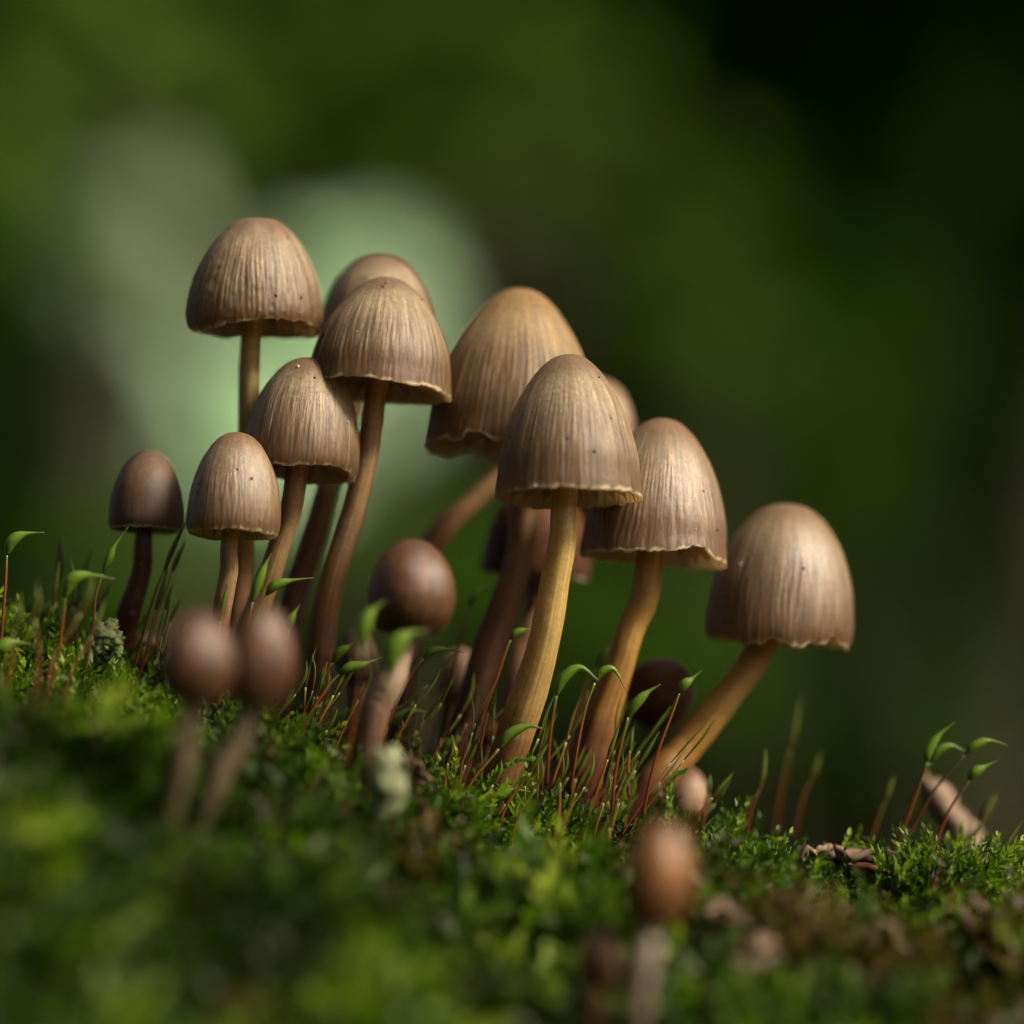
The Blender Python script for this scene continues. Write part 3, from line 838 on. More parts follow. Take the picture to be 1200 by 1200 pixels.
G_R = 'moss stalks at the right edge'
stalk('capsule', [(1030, 1050, .004), (1052, 990, .003), (1074, 930, .002), (1087, 893, .001)], [(1088, 880, .001), (1100, 862, .001), (1119, 846, .001)], 'moss stalk at right with upright green capsule pointing up', G_R, wid=6.0)
stalk('capsule', [(1026, 1046, .006), (1050, 990, .006), (1076, 920, .005), (1091, 894, .004)], [(1100, 880, .004), (1115, 874, .004), (1134, 882, .004)], 'moss stalk at right whose arched green capsule touches its neighbour', G_R, wid=5.2)
stalk('capsule', [(1042, 1040, .005), (1062, 985, .004), (1096, 925, .002), (1131, 884, .000)], [(1142, 874, .0), (1158, 868, .0), (1181, 873, .0)], 'moss stalk at right with longest capsule pointing right', G_R, wid=5.6)
stalk('capsule', [(1080, 1040, .002), (1096, 990, .001), (1115, 945, .0), (1136, 914, -.001)], [(1142, 905, -.001), (1153, 899, -.001), (1169, 891, -.001)], 'lowest moss stalk at right with a short plump capsule', G_R, wid=6.0)
stalk('spear', [(1126, 1062, -.004), (1148, 1030, -.004), (1170, 1000, -.004)], [(1184, 982, -.004), (1198, 962, -.004)], 'slim moss stalk leaning right at the right picture edge', G_R, wid=4.6)
stalk('spear', [(1110, 1042, .018), (1128, 1000, .018), (1148, 965, .018)], [(1158, 945, .018), (1168, 930, .018)], 'blurred moss stalk behind the short plump capsule', G_R, wid=8)
stalk('spear', [(873, 990, .006), (880, 950, .006), (890, 925, .006)], [(895, 900, .006), (897, 878, .006)], 'upright green moss spear right of the rightmost stem', G_R, wid=6, thick=.7)
stalk('spear', [(908, 985, .026), (915, 930, .026), (926, 880, .026)], [(932, 850, .026), (938, 818, .026)], 'tall blurred moss spear below the rightmost cap', G_R, wid=6.5, thick=.7)
stalk('spear', [(930, 985, .022), (940, 940, .022), (950, 915, .022)], [(956, 900, .022), (962, 882, .022)], 'short blurred moss spear next to the tall blurred one', G_R, wid=6, thick=.7)
stalk('spear', [(1014, 1010, .016), (1026, 970, .016), (1036, 940, .016)], [(1042, 925, .016), (1047, 910, .016)], 'blurred moss spear left of the capsule group at right', G_R, wid=6, thick=.7)
stalk('spear', [(800, 980, -.004), (818, 955, -.004), (835, 935, -.004)], [(846, 920, -.004), (860, 905, -.004)], 'thin moss stalk leaning over the pale pinkish bud', G_R, wid=4.2)
stalk('spear', [(822, 975, .004), (826, 945, .004), (829, 930, .004)], [(831, 918, .004), (832, 908, .004)], 'short pale green spear just right of the pale pinkish bud', G_R, wid=5)

G_C = 'moss stalks at the foot of the central stems'
stalk('capsule', [(668, 930, -.008), (676, 880, -.008), (686, 830, -.008), (697, 800, -.008)], [(706, 787, -.008), (720, 785, -.008), (735, 812, -.008)], 'moss stalk with a drooping bright capsule before the golden stem', G_C, wid=5.0)
stalk('capsule', [(640, 920, -.016), (645, 860, -.017), (652, 815, -.018)], [(660, 795, -.018), (680, 782, -.018), (702, 798, -.018)], 'moss stalk with blurred broad capsule right of the yellow stem', G_C, wid=6)
stalk('capsule', [(648, 930, .012), (668, 860, .012), (688, 800, .012), (700, 782, .012)], [(706, 770, .012), (712, 760, .012), (718, 752, .012)], 'moss stalk with upright capsule behind the golden stem', G_C, wid=5.5)
stalk('capsule', [(716, 960, -.014), (722, 900, -.015), (736, 840, -.016)], [(746, 824, -.016), (758, 812, -.016), (774, 802, -.016)], 'blurred moss stalk before the dark maroon bud', G_C, wid=6)
stalk('capsule', [(752, 960, -.012), (768, 890, -.012), (788, 835, -.012), (796, 812, -.012)], [(802, 802, -.012), (810, 796, -.012), (822, 786, -.012)], 'moss stalk with green capsule at right edge of the maroon bud', G_C, wid=6)
stalk('capsule', [(520, 850, .010), (532, 780, .010), (544, 730, .010), (549, 712, .010)], [(556, 698, .010), (566, 690, .010), (580, 686, .010)], 'dark slender moss stalk arching before the thick brown stem', G_C, wid=5)
stalk('capsule', [(560, 850, -.004), (580, 800, -.004), (592, 765, -.004), (598, 750, -.004)], [(604, 742, -.004), (614, 738, -.004), (626, 738, -.004)], 'thin moss stalk with small hooked capsule left of the yellow stem', G_C, wid=4.6)
stalk('capsule', [(455, 850, -.006), (468, 815, -.006), (485, 785, -.006), (496, 772, -.006)], [(506, 763, -.006), (522, 761, -.006), (546, 765, -.006)], 'yellowish moss stalk with long flat capsule beside the glossy bud', G_C, wid=5)
stalk('capsule', [(405, 900, -.040), (418, 820, -.041), (422, 760, -.042)], [(426, 735, -.042), (436, 716, -.042), (452, 704, -.042)], 'blurred bright green capsule at left edge of the glossy bud', G_C, wid=9)
stalk('capsule', [(440, 900, -.044), (450, 840, -.044), (456, 790, -.044)], [(462, 760, -.044), (478, 744, -.044), (504, 738, -.044)], 'blurred bright green capsule low before the glossy bud', G_C, wid=11)
stalk('spear', [(562, 880, -.010), (568, 850, -.010), (572, 835, -.010)], [(578, 820, -.010), (584, 802, -.010)], 'short moss spear before the yellow stem near its foot', G_C, wid=4.6)
stalk('spear', [(690, 960, -.010), (700, 925, -.010), (712, 890, -.010)], [(718, 872, -.010), (726, 850, -.010)], 'moss spear rising before the foot of the golden stem', G_C, wid=5)
stalk('spear', [(737, 935, -.006), (736, 900, -.006), (738, 880, -.006)], [(740, 865, -.006), (742, 852, -.006)], 'pale yellow moss spear between the two golden stems', G_C, wid=4.4)

G_L = 'moss stalks around the left group'
stalk('capsule', [(288, 800, -.014), (296, 745, -.014), (304, 712, -.014), (312, 697, -.014)], [(322, 686, -.014), (338, 681, -.014), (368, 677, -.014)], 'moss stalk with long bright capsule before the left stems', G_L, wid=6.4)
stalk('capsule', [(276, 800, -.016), (288, 740, -.016), (296, 705, -.016)], [(302, 684, -.016), (310, 664, -.016), (318, 648, -.016)], 'moss stalk with upright bright capsule before the left stems', G_L, wid=6)
stalk('capsule', [(352, 880, -.006), (366, 830, -.006), (380, 792, -.006), (390, 776, -.006)], [(398, 764, -.006), (408, 758, -.006), (420, 748, -.006)], 'moss stalk with green capsule before foot of the long brown stem', G_L, wid=6)
stalk('capsule', [(346, 890, -.012), (362, 840, -.012), (384, 805, -.012), (398, 790, -.012)], [(410, 782, -.012), (428, 778, -.012), (448, 770, -.012)], 'reddish moss stalk leaning right below the long brown stem', G_L, wid=6.4)
stalk('capsule', [(330, 790, -.004), (336, 750, -.004), (338, 738, -.004)], [(340, 728, -.004), (345, 718, -.004), (352, 708, -.004)], 'small dark green capsule between the two left brown stems', G_L, wid=5.4)
stalk('spear', [(142, 830, -.004), (160, 770, -.004), (180, 700, -.005), (192, 670, -.005)], [(204, 640, -.005), (221, 606, -.005)], 'tallest moss spear crossing before the small dark mushroom', G_L, wid=5.4)
stalk('spear', [(150, 830, -.006), (170, 770, -.006), (182, 715, -.006)], [(190, 690, -.006), (198, 660, -.006)], 'moss spear just below the small dark mushroom', G_L, wid=5)
stalk('spear', [(160, 820, .0), (178, 740, .0), (196, 690, .0), (202, 670, .0)], [(208, 655, .0), (218, 633, .0)], 'moss spear with dark tip left of the narrow bell mushroom', G_L, wid=6)
stalk('spear', [(168, 820, -.002), (182, 760, -.002), (194, 715, -.002)], [(198, 700, -.002), (204, 682, -.002)], 'yellowish straight moss spear right of the dark stem', G_L, wid=4.4)
stalk('spear', [(176, 820, .002), (188, 770, .002), (200, 730, .002)], [(206, 716, .002), (213, 699, .002)], 'short dark moss spear nearest the left twin bud', G_L, wid=4.8)
stalk('spear', [(250, 800, -.016), (254, 750, -.016), (258, 728, -.016)], [(262, 705, -.016), (268, 682, -.016)], 'green moss spear before the narrow bell mushroom stem', G_L, wid=5)
stalk('capsule', [(96, 800, -.010), (108, 740, -.010), (112, 700, -.010), (120, 672, -.010)], [(128, 655, -.010), (134, 640, -.010), (150, 618, -.010)], 'yellow green moss stalk left of the small dark mushroom', G_L, wid=5)
stalk('capsule', [(60, 800, -.020), (72, 740, -.021), (76, 700, -.022)], [(84, 680, -.022), (102, 674, -.022), (134, 678, -.022)], 'moss stalk with blurred capsule lying flat at far left', G_L, wid=8)
stalk('spear', [(70, 780, .004), (76, 740, .004), (82, 715, .004)], [(92, 702, .004), (106, 690, .004)], 'dark thin moss spear leaning right at far left', G_L, wid=5)
stalk('capsule', [(0, 760, -.012), (6, 690, -.012), (8, 650, -.012)], [(14, 634, -.012), (28, 626, -.012), (52, 624, -.012)], 'moss stalk with arched capsule at left picture edge', G_L, wid=7)
stalk('spear', [(62, 790, .012), (66, 730, .012), (70, 680, .012)], [(72, 655, .012), (72, 628, .012)], 'tall upright blurred moss spear at far left', G_L, wid=8)

# thinner fill, nothing tells these apart within a clump
rs = random.Random(5)


ORD = ['leftmost', 'second from left', 'third from left', 'fourth from left', 'fifth from left', 'sixth from left', 'seventh from left', 'eighth from left', 'ninth from left',
       'tenth from left', 'eleventh from left', 'twelfth from left', 'thirteenth from left', 'fourteenth from left', 'fifteenth from left', 'sixteenth from left', 'seventeenth from left', 'eighteenth from left', 'nineteenth from left', 'twentieth from left']


def clump(n, x0, x1, ybase, h0, h1, d0, d1, lean, label, group, wid=4.4, capsules=0.0, spread=.22, slim=1.0):
    for k, bx in enumerate(sorted(rs.uniform(x0, x1) for _ in range(n))):
        dp = rs.uniform(d0, d1)
        yb = float(np.interp(bx, CREST_PX, CREST_PY)) + ybase
        h = rs.uniform(h0, h1); ln = lean + rs.uniform(-spread, spread)
        cv_ = rs.uniform(-.10, .10)
        p1 = (bx + ln * h * .35 + cv_ * h, yb - h * .4, dp); p2 = (bx + ln * h * .75, yb - h * .74, dp)
        if rs.random() < capsules:
            stalk('capsule', [(bx, yb + 25, dp), p1, p2], [(bx + ln * h * .85 + 4, yb - h * .84, dp), (bx + ln * h + 14, yb - h * .90, dp), (bx + ln * h + 34, yb - h * .88, dp)],
                  label + ', ' + ORD[k] + ' there', group, wid=wid * 1.4, thick=rs.uniform(.75, 1.1))
        else:
            stalk('spear', [(bx, yb + 25, dp), p1, p2], [(bx + ln * h * .9 + 2, yb - h * .88, dp), (bx + ln * h + rs.uniform(-4, 10), yb - h, dp)],
                  label + ', ' + ORD[k] + ' there', group, wid=wid * rs.uniform(.6, 1.1), thick=slim * rs.uniform(.75, 1.1))


clump(18, 596, 668, 0, 110, 210, -.006, .010, .35, 'thin red moss stalk right of the yellow stem foot', 'red stalks right of the yellow stem')
clump(10, 664, 712, 0, 90, 190, -.008, .012, .30, 'thin red moss stalk at the golden stem foot', 'red stalks at the golden stem')
clump(12, 455, 570, 0, 90, 190, -.004, .016, .25, 'thin dark moss stalk among the central brown stems', 'dark stalks among the brown stems', capsules=.2)
clump(12, 340, 430, 0, 90, 180, -.010, .012, .35, 'thin moss stalk at the long brown stem foot', 'stalks at the long brown stem', capsules=.35)
clump(12, 100, 240, 0, 90, 190, -.004, .014, .3, 'thin moss stalk below the small dark mushroom', 'stalks at the small dark mushroom')
clump(20, -30, 95, 0, 90, 230, -.045, .030, .12, 'blurred green moss stalk at left edge', 'blurred stalks at the left edge', wid=6.5, capsules=.3)
clump(7, 1025, 1110, 10, 60, 150, -.002, .014, .4, 'short red moss stalk under the right capsules', 'short red stalks at right')
clump(6, 1120, 1210, 10, 60, 130, -.004, .020, .5, 'faint slanting moss stalk in right corner', 'stalks in the right corner')
clump(14, 500, 600, 10, 90, 170, -.022, -.006, .3, 'thin green moss blade before the central brown stems', 'green blades before the brown stems', wid=4.4, capsules=.08)
clump(12, 610, 720, 10, 80, 160, -.022, -.008, .3, 'thin red stalk in front of the golden stem', 'front stalks at the golden stem', wid=4.2)
clump(12, 250, 350, 10, 90, 180, -.020, .006, .3, 'thin green moss blade by the left brown stems', 'green blades by the left stems', wid=5, capsules=.25)
clump(20, 585, 720, 0, 125, 235, -.010, .010, .25, 'wispy red-brown stalk in the tangle between yellow and golden stems', 'wispy tangle by the yellow stem', wid=3.0, spread=.55, slim=.6)
clump(20, 455, 580, 0, 125, 235, -.010, .012, .25, 'wispy dark stalk in the tangle left of the yellow stem', 'wispy tangle left of the yellow stem', wid=3.0, spread=.55, slim=.6)
clump(14, 330, 450, 0, 120, 215, -.010, .012, .25, 'wispy stalk in the tangle below the long brown stem', 'wispy tangle by the long brown stem', wid=3.0, spread=.55, slim=.6)
clump(5, 755, 840, 10, 70, 150, -.004, .014, .3, 'thin moss stalk below the slanting golden stem', 'stalks below the slanting golden stem')


# ------------------------------------------------------------------ small things on the moss
def leafy_shoot(label, base, pts, nleaf, leaf, seed, name='moss_shoot', mat='shoot', tone=(.3, 1)):
    """a single larger moss shoot: stem and overlapping leaves"""
    rng = np.random.default_rng(seed)
    A = catmull(np.array([list(P(*p)) for p in pts]), 16)
    b0 = A[0].copy()
    Vs, Fs, T, _ = tube(A, np.linspace(2.2, 1.0, 16) * S, 7)
    root = empty(name, Vector(b0))
    put('stem', mesh_np('stem', Vs - b0, Fs, M['seta'], {'t': np.clip(T + .5, 0, 1)}), root)
    LV, LF, TO = [], [], []
    for i in range(nleaf):
        f = (i + .5) / nleaf
        p = np.array([np.interp(f * 15, np.arange(16), A[:, j]) for j in range(3)])
        ta = A[min(15, int(f * 15) + 1)] - A[max(0, int(f * 15) - 1)]; ta /= np.linalg.norm(ta)
        a = i * 2.4
        sd = np.array([math.cos(a), math.sin(a), .2]); sd -= ta * (sd @ ta); sd /= np.linalg.norm(sd)
        op = R(55 - 25 * f + rng.uniform(-12, 12))
        d = ta * math.cos(op) + sd * math.sin(op)
        wv = np.cross(d, ta); wv /= np.linalg.norm(wv); up = np.cross(wv, d)
        L = leaf * S * rng.uniform(.7, 1.2) * (1.1 - .4 * f); W = L * .3
        b = len(LV)
        LV += [p, p + d * L * .45 + wv * W + up * W * .5, p + d * L * .5, p + d * L * .45 - wv * W + up * W * .5, p + d * L + up * L * .25]
        LF += [(b, b + 1, b + 2), (b + 1, b + 4, b + 2), (b, b + 2, b + 3), (b + 2, b + 4, b + 3)]
        TO += [rng.uniform(*tone)] * 5
    lv = put('leaves', mesh_np('leaves', np.array(LV) - b0, np.array(LF), M[mat], {'tone': np.array(TO)}), root)
    tag(lv, kind='stuff')
    tag(root, label, 'moss shoot')


leafy_shoot('upright leafy moss shoot before the pale pinkish bud', None, [(782, 985, -.004), (784, 950, -.004), (787, 915, -.004), (800, 905, -.004)], 34, 14, 1)
leafy_shoot('arching leafy moss shoot at the yellow stem foot', None, [(560, 945, -.010), (574, 915, -.011), (598, 895, -.012), (620, 890, -.012)], 40, 13, 2)
leafy_shoot('small curled moss shoot below the golden stem foot', None, [(672, 965, -.004), (684, 952, -.004), (700, 955, -.004), (712, 968, -.004)], 30, 12, 4)
leafy_shoot('tight beaded moss shoot left of the central brown stems', None, [(448, 900, -.002), (456, 876, -.002), (470, 864, -.002), (486, 866, -.002)], 34, 12, 5)
leafy_shoot('moss shoot beside the bark fragments, under the capsules', None, [(1110, 1045, -.004), (1122, 1022, -.004), (1138, 1012, -.004), (1150, 1016, -.004)], 32, 12, 6)
leafy_shoot('dark moss tuft at the foot of the small dark mushroom', None, [(96, 830, -.002), (98, 800, -.002), (94, 770, -.002), (88, 750, -.002)], 34, 14, 7, tone=(0, .4))


def crumpled(name, label, cat, centre, ext, mat, seed, amp, tilt, group=None, part=None, bend=0.0):
    """a crinkled flake with thickness: ext = (half length, half width, thickness) in pixels"""
    rng = np.random.default_rng(seed)
    n, m = 22, 14
    a = np.linspace(-1, 1, n); b = np.linspace(-1, 1, m)
    A, B = np.meshgrid(a, b, indexing='ij')
    outline = 1 + 0.22 * pnoise((np.arctan2(B, A) / (2 * np.pi)), 0 * A, 13, seed)
    wid = np.sqrt(np.clip(1 - 0.88 * A ** 2, 0.02, 1))
    X = A * ext[0] * outline; Y = B * ext[1] * wid * outline
    Z = amp * ext[1] * (noise2(A * 2.1 + seed, B * 1.6, seed + 1) + .5 * noise2(A * 6 + seed, B * 5, seed + 2)) + bend * (B ** 2) * ext[1] + 0.3 * bend * A ** 2 * ext[0]
    top = np.stack([X, Y, Z + ext[2] / 2], -1).reshape(-1, 3); bot = np.stack([X, Y, Z - ext[2] / 2], -1).reshape(-1, 3)
    V = np.vstack([top, bot]) * S
    f1 = grid_faces(n, m, False); f2 = f1[:, ::-1] + n * m
    ring = list(range(0, m)) + [i * m + m - 1 for i in range(1, n)] + [(n - 1) * m + j for j in range(m - 2, -1, -1)] + [i * m for i in range(n - 2, 0, -1)]
    ring = np.array(ring); nx_ = np.roll(ring, -1)
    f3 = np.stack([nx_, ring, ring + n * m, nx_ + n * m], -1)
    rot = np.array((Matrix.Rotation(R(tilt[2]), 3, 'Z') @ Matrix.Rotation(R(tilt[1]), 3, 'Y') @ Matrix.Rotation(R(tilt[0]), 3, 'X')))
    V = V @ rot.T
    tone = np.tile(np.clip(.5 + .5 * noise2(A * 3, B * 3, seed + 3), 0, 1).ravel(), 2)
    c = P(*centre)
    o = put(name, mesh_np(name, V, np.vstack([f1, f2, f3]), M[mat], {'tone': tone}), None, c)
    tag(o, label, cat, group)
    return o


GB = 'bark fragments on the moss'
crumpled('bark_fragment', 'longest crumbly grey brown bark fragment on the moss at right', 'bark', (1028, 1006, -.002), (66, 18, 8), 'chip', 3, .55, (-25, 8, 4), GB)
crumpled('bark_fragment', 'reddish bark flake under the red stalks at right', 'bark', (1044, 1030, -.010), (46, 20, 5), 'chip_red', 4, .4, (-40, 14, -6), GB)
crumpled('bark_fragment', 'small pale bark crumb left of the longest bark fragment', 'bark', (954, 1000, -.004), (20, 11, 6), 'twig', 5, .6, (-20, -10, 10), GB)
crumpled('bark_fragment', 'small bark crumb at right end of the longest bark fragment', 'bark', (1082, 1016, -.006), (16, 10, 5), 'chip', 6, .6, (-30, 20, 30), GB)
crumpled('dead_leaf', 'pale whitish green leaf scrap standing below the glossy bud', 'leaf', (449, 922, -.055), (40, 22, 2), 'pale_leaf', 7, .25, (10, 84, 82), bend=.35)
crumpled('dead_leaf', 'blurred pinkish brown dead leaf on the moss at lower right', 'leaf', (862, 1085, -.060), (34, 22, 2), 'dead_leaf', 8, .5, (-55, 30, 20), bend=.4)
crumpled('dead_leaf', 'blurred brown dead leaf below the pinkish one at lower right', 'leaf', (884, 1128, -.075), (32, 20, 2), 'dead_leaf', 9, .5, (-50, -35, -10), bend=.4)
crumpled('dead_leaf', 'small brown dead leaf low at the right edge', 'leaf', (1190, 1090, -.030), (26, 14, 2), 'dead_leaf', 10, .5, (-50, 15, 40), bend=.3)
crumpled('dead_leaf', 'brown leaf scrap right of the pale leaf scrap', 'leaf', (484, 905, -.030), (20, 12, 2), 'dead_leaf', 12, .5, (-40, 40, 10), bend=.3)

# the broken twig behind the right crest
tp = np.array([list(P(*p)) for p in [(1172, 1045, .030), (1150, 1010, .030), (1128, 975, .031), (1108, 945, .032), (1090, 920, .033)]])
tw = catmull(tp, 40)
tv, tf, tt_, ta_ = tube(tw, np.interp(np.linspace(0, 1, 40), [0, .5, .9, 1], [17, 16, 15, 11]) * S, 22, True, lambda t, u: 1 + .28 * pnoise(u, t * 6, 7, 3) + .20 * pnoise(u, t * 16, 12, 4))
twr = empty('broken_twig', Vector(tp[0]))
put('shaft', mesh_np('shaft', tv - tp[0], tf, M['twig']), twr)
bv, bf, _, _ = tube(catmull(np.array([list(P(*p)) for p in [(1098, 930, .032), (1088, 918, .031), (1082, 908, .031)]]), 10), np.linspace(8, 4, 10) * S, 10)
put('side_stub', mesh_np('side_stub', bv - tp[0], bf, M['twig']), twr)
tag(twr, 'pinkish brown broken twig slanting behind the moss at right', 'twig')

# pale curled lichen frond at the left
lr = empty('lichen_frond', P(100, 810, -.008))
b0 = np.array(lr.location)
a_ = catmull(np.array([list(P(*p)) for p in [(100, 810, -.008), (104, 780, -.008), (106, 758, -.008)]]), 10)
v_, f_, t_, _ = tube(a_, np.linspace(4, 4.5, 10) * S, 8)
put('stalk', mesh_np('stalk', v_ - b0, f_, M['lichen'], {'tone': t_}), lr)
rng = np.random.default_rng(4)
for i, (px, py, rx, ry) in enumerate([(124, 742, 13, 11), (112, 734, 6, 13), (136, 750, 9, 9), (118, 756, 9, 8), (131, 734, 8, 8), (139, 762, 5, 8), (134, 778, 4, 14), (108, 752, 6, 9), (126, 752, 8, 9)]):
    n, m = 16, 20
    th = np.linspace(0.05, math.pi - .05, n); ph = np.linspace(0, 2 * np.pi, m, endpoint=False)
    TH, PH = np.meshgrid(th, ph, indexing='ij')
    rr = 1 + .38 * pnoise(PH / (2 * np.pi), TH * 3, 8, 30 + i) + .3 * pnoise(PH / (2 * np.pi), TH * 6, 17, 40 + i)
    X = np.stack([rx * rr * np.sin(TH) * np.cos(PH), .8 * rx * rr * np.sin(TH) * np.sin(PH), ry * rr * np.cos(TH)], -1).reshape(-1, 3) * S
    put('lobe', mesh_np('lobe', X + np.array(P(px, py, -.008)) - b0, grid_faces(n, m, True), M['lichen'], {'tone': np.clip(.5 + .5 * rng.uniform(-1, 1, len(X)), 0, 1)}), lr)
tag(lr, 'pale green crinkled lichen frond left of the dark red stem', 'lichen')


# ------------------------------------------------------------------ the wood behind
def leaf_cloud(rng, n, blobs, leaf, holes=(), rays=(), face=0.0):
    """n leaves inside ellipsoids [(centre, radii, weight)], none inside holes (centre, radius) nor along sun rays (point, radius)"""
    wts = np.array([b[2] for b in blobs], float); wts /= wts.sum()
    pick = rng.choice(len(blobs), n, p=wts)
    u = rng.normal(size=(n, 3)); u /= np.linalg.norm(u, axis=1)[:, None]
    rad = rng.uniform(0.25, 1, n) ** (1 / 2.2)
    c = np.array([b[0] for b in blobs])[pick]; r = np.array([b[1] for b in blobs])[pick]
    p = c + u * rad[:, None] * r
    # clump the leaves: pull towards a set of twig tips
    nt_ = max(8, n // 26)
    tips = p[rng.integers(0, n, nt_)]
    j = rng.integers(0, nt_, n)
    p = np.where((rng.uniform(size=n) < .75)[:, None], tips[j] + rng.normal(0, 1, (n, 3)) * np.minimum(leaf * 1.5, .3 * r), p)
    keep = np.ones(n, bool)
    for hc, hr in holes:
        keep &= np.linalg.norm((p - np.array(hc)) / np.array(hr), axis=1) > 1
    sd = np.array(SUN_DIR)
    for rc, rr in rays:
        q = p - np.array(rc); al = q @ sd
        dist = np.linalg.norm(q - al[:, None] * sd, axis=1)
        keep &= ~((dist < rr) & (al > 0.3))
    p = p[keep]; n = len(p)
    d = rng.normal(size=(n, 3)); d[:, 2] -= .5; d /= np.linalg.norm(d, axis=1)[:, None]
    a = rng.normal(size=(n, 3)); a[:, 2] += .2
    if face > 0:                                           # blades turned towards the sun
        nn = np.array(SUN_DIR) * face + np.array([0, -.35, 0]) * face + rng.normal(0, .45, (n, 3)); nn /= np.linalg.norm(nn, axis=1)[:, None]
        d = d - nn * np.sum(d * nn, 1)[:, None]; d /= np.linalg.norm(d, axis=1)[:, None]
        a = nn
    wv = np.cross(d, a); wv /= np.linalg.norm(wv, axis=1)[:, None]
    up = np.cross(wv, d)
    L = leaf * rng.uniform(.7, 1.35, n)[:, None]
    V = np.stack([p - d * L * .5, p + wv * L * .3 + up * L * .06, p + d * L * .55 - up * L * .1, p - wv * L * .3 + up * L * .06], 1).reshape(-1, 3)
    i = np.arange(n)[:, None] * 4
    F = np.concatenate([i + np.array([[0, 1, 2]]), i + np.array([[0, 2, 3]])])
    tone = np.repeat(rng.uniform(0, 1, n), 4)
    return V, F, tone


def tree(name, label, group, base, top, trad, blobs, n, leaf, mat, seed, holes=(), rays=(), limbs=6, face=0.0):
    rng = np.random.default_rng(seed)
    base = np.array(base, float); top = np.array(top, float)
    root = empty(name, Vector(base))
    mid = (base + top) / 2 + np.array([rng.uniform(-1, 1), rng.uniform(-1, 1), 0]) * .05 * np.linalg.norm(top - base)
    pa = catmull(np.array([base - [0, 0, .05], mid, top]), 30)
    v, f, t, _ = tube(pa, np.interp(np.linspace(0, 1, 30), [0, .06, 1], [1.35, 1, .25]) * trad, 16, True, lambda t, u: 1 + .07 * pnoise(u, t * 8, 7, seed))
    tr = put('trunk', mesh_np('trunk', v - base, f, M['trunk']), root)
    for i in range(limbs):
        bl = blobs[i % len(blobs)]
        q = rng.uniform(.35, .95)
        st = pa[int(q * 29)]
        en = np.array(bl[0]) + rng.normal(0, .45, 3) * np.array(bl[1])
        mm = (st + en) / 2 + np.array([0, 0, .08 * np.linalg.norm(en - st)])
        lp = catmull(np.array([st, mm, en]), 12)
        sd_ = np.array(SUN_DIR)
        if any(np.min(np.linalg.norm((lp - np.array(rc)) - ((lp - np.array(rc)) @ sd_)[:, None] * sd_, axis=1)) < rr + .15 for rc, rr in rays):
            continue
        lv, lf, _, _ = tube(catmull(np.array([st, mm, en]), 12), np.linspace(trad * .42 * (1.1 - q * .6), trad * .08, 12), 7)
        put('limb', mesh_np('limb', lv - base, lf, M['trunk']), tr)
    V, F, tone = leaf_cloud(rng, n, blobs, leaf, holes, rays, face)
    put('crown', mesh_np('crown', V - base, F, M[mat], {'tone': tone}, smooth=False), root)
    tag(root, label, 'tree' if name.endswith('tree') else 'shrub', group)
    return root


def at(px, py, dist):
    return np.array(P(px, py, dist - FOCUS))


def pxs(n, dist):
    return n * S * dist / FOCUS


PATCH = ((0.11, 0.05, 0.07), 0.32)          # the sunny spot on the bank
# sun paths cut out of the crowns to light bank, shrubs and far flecks
RAYS = (PATCH, (tuple(at(150, 300, 3.7)), .40), (tuple(at(410, 400, 3.1)), .45), (tuple(at(300, 530, 2.5)), .45), (tuple(at(450, 150, 4.0)), .36), (tuple(at(120, 40, 4.6)), .40), (tuple(at(770, 390, 4.4)), .30), (tuple(at(960, 540, 4.2)), .32),
        (tuple(at(10, 460, 4.2)), .34), (tuple(at(480, 690, 3.6)), .32), (tuple(at(300, 60, 10.)), .55), (tuple(at(560, 130, 10.)), .5), (tuple(at(40, 250, 10.)), .6),
        (tuple(at(880, 440, 9.4)), .45), (tuple(at(700, 250, 10.)), .45), (tuple(at(220, 90, 4.3)), .40), (tuple(at(650, 110, 4.6)), .36), (tuple(at(880, 440, 4.5)), .36), (tuple(at(420, 640, 9.6)), .5), (tuple(at(860, 700, 9.0)), .4))
# near, sunlit shrubs: (label, px, py, distance, radii px, leaves, leaf size, material)
def shrub(label, blobs_px, dist, n, leaf, mat, seed, foot_dx=0.0, name='leafy_shrub', trad=.012, rays=(), face=0.7):
    bl = [(at(x, y, dist), np.array([pxs(rx, dist), pxs(rx, dist) * .8, pxs(ry, dist)]), wgt) for x, y, rx, ry, wgt in blobs_px]
    c = np.mean([b[0] for b in bl], axis=0)
    tree(name, label, 'shrubs behind the mushrooms', (c[0] + foot_dx, c[1] + .1, FLOOR_Z - .03), c + np.array([0, 0, .1]), trad, bl, n, leaf, mat, seed, (), rays, limbs=max(3, len(bl) * 2), face=face)


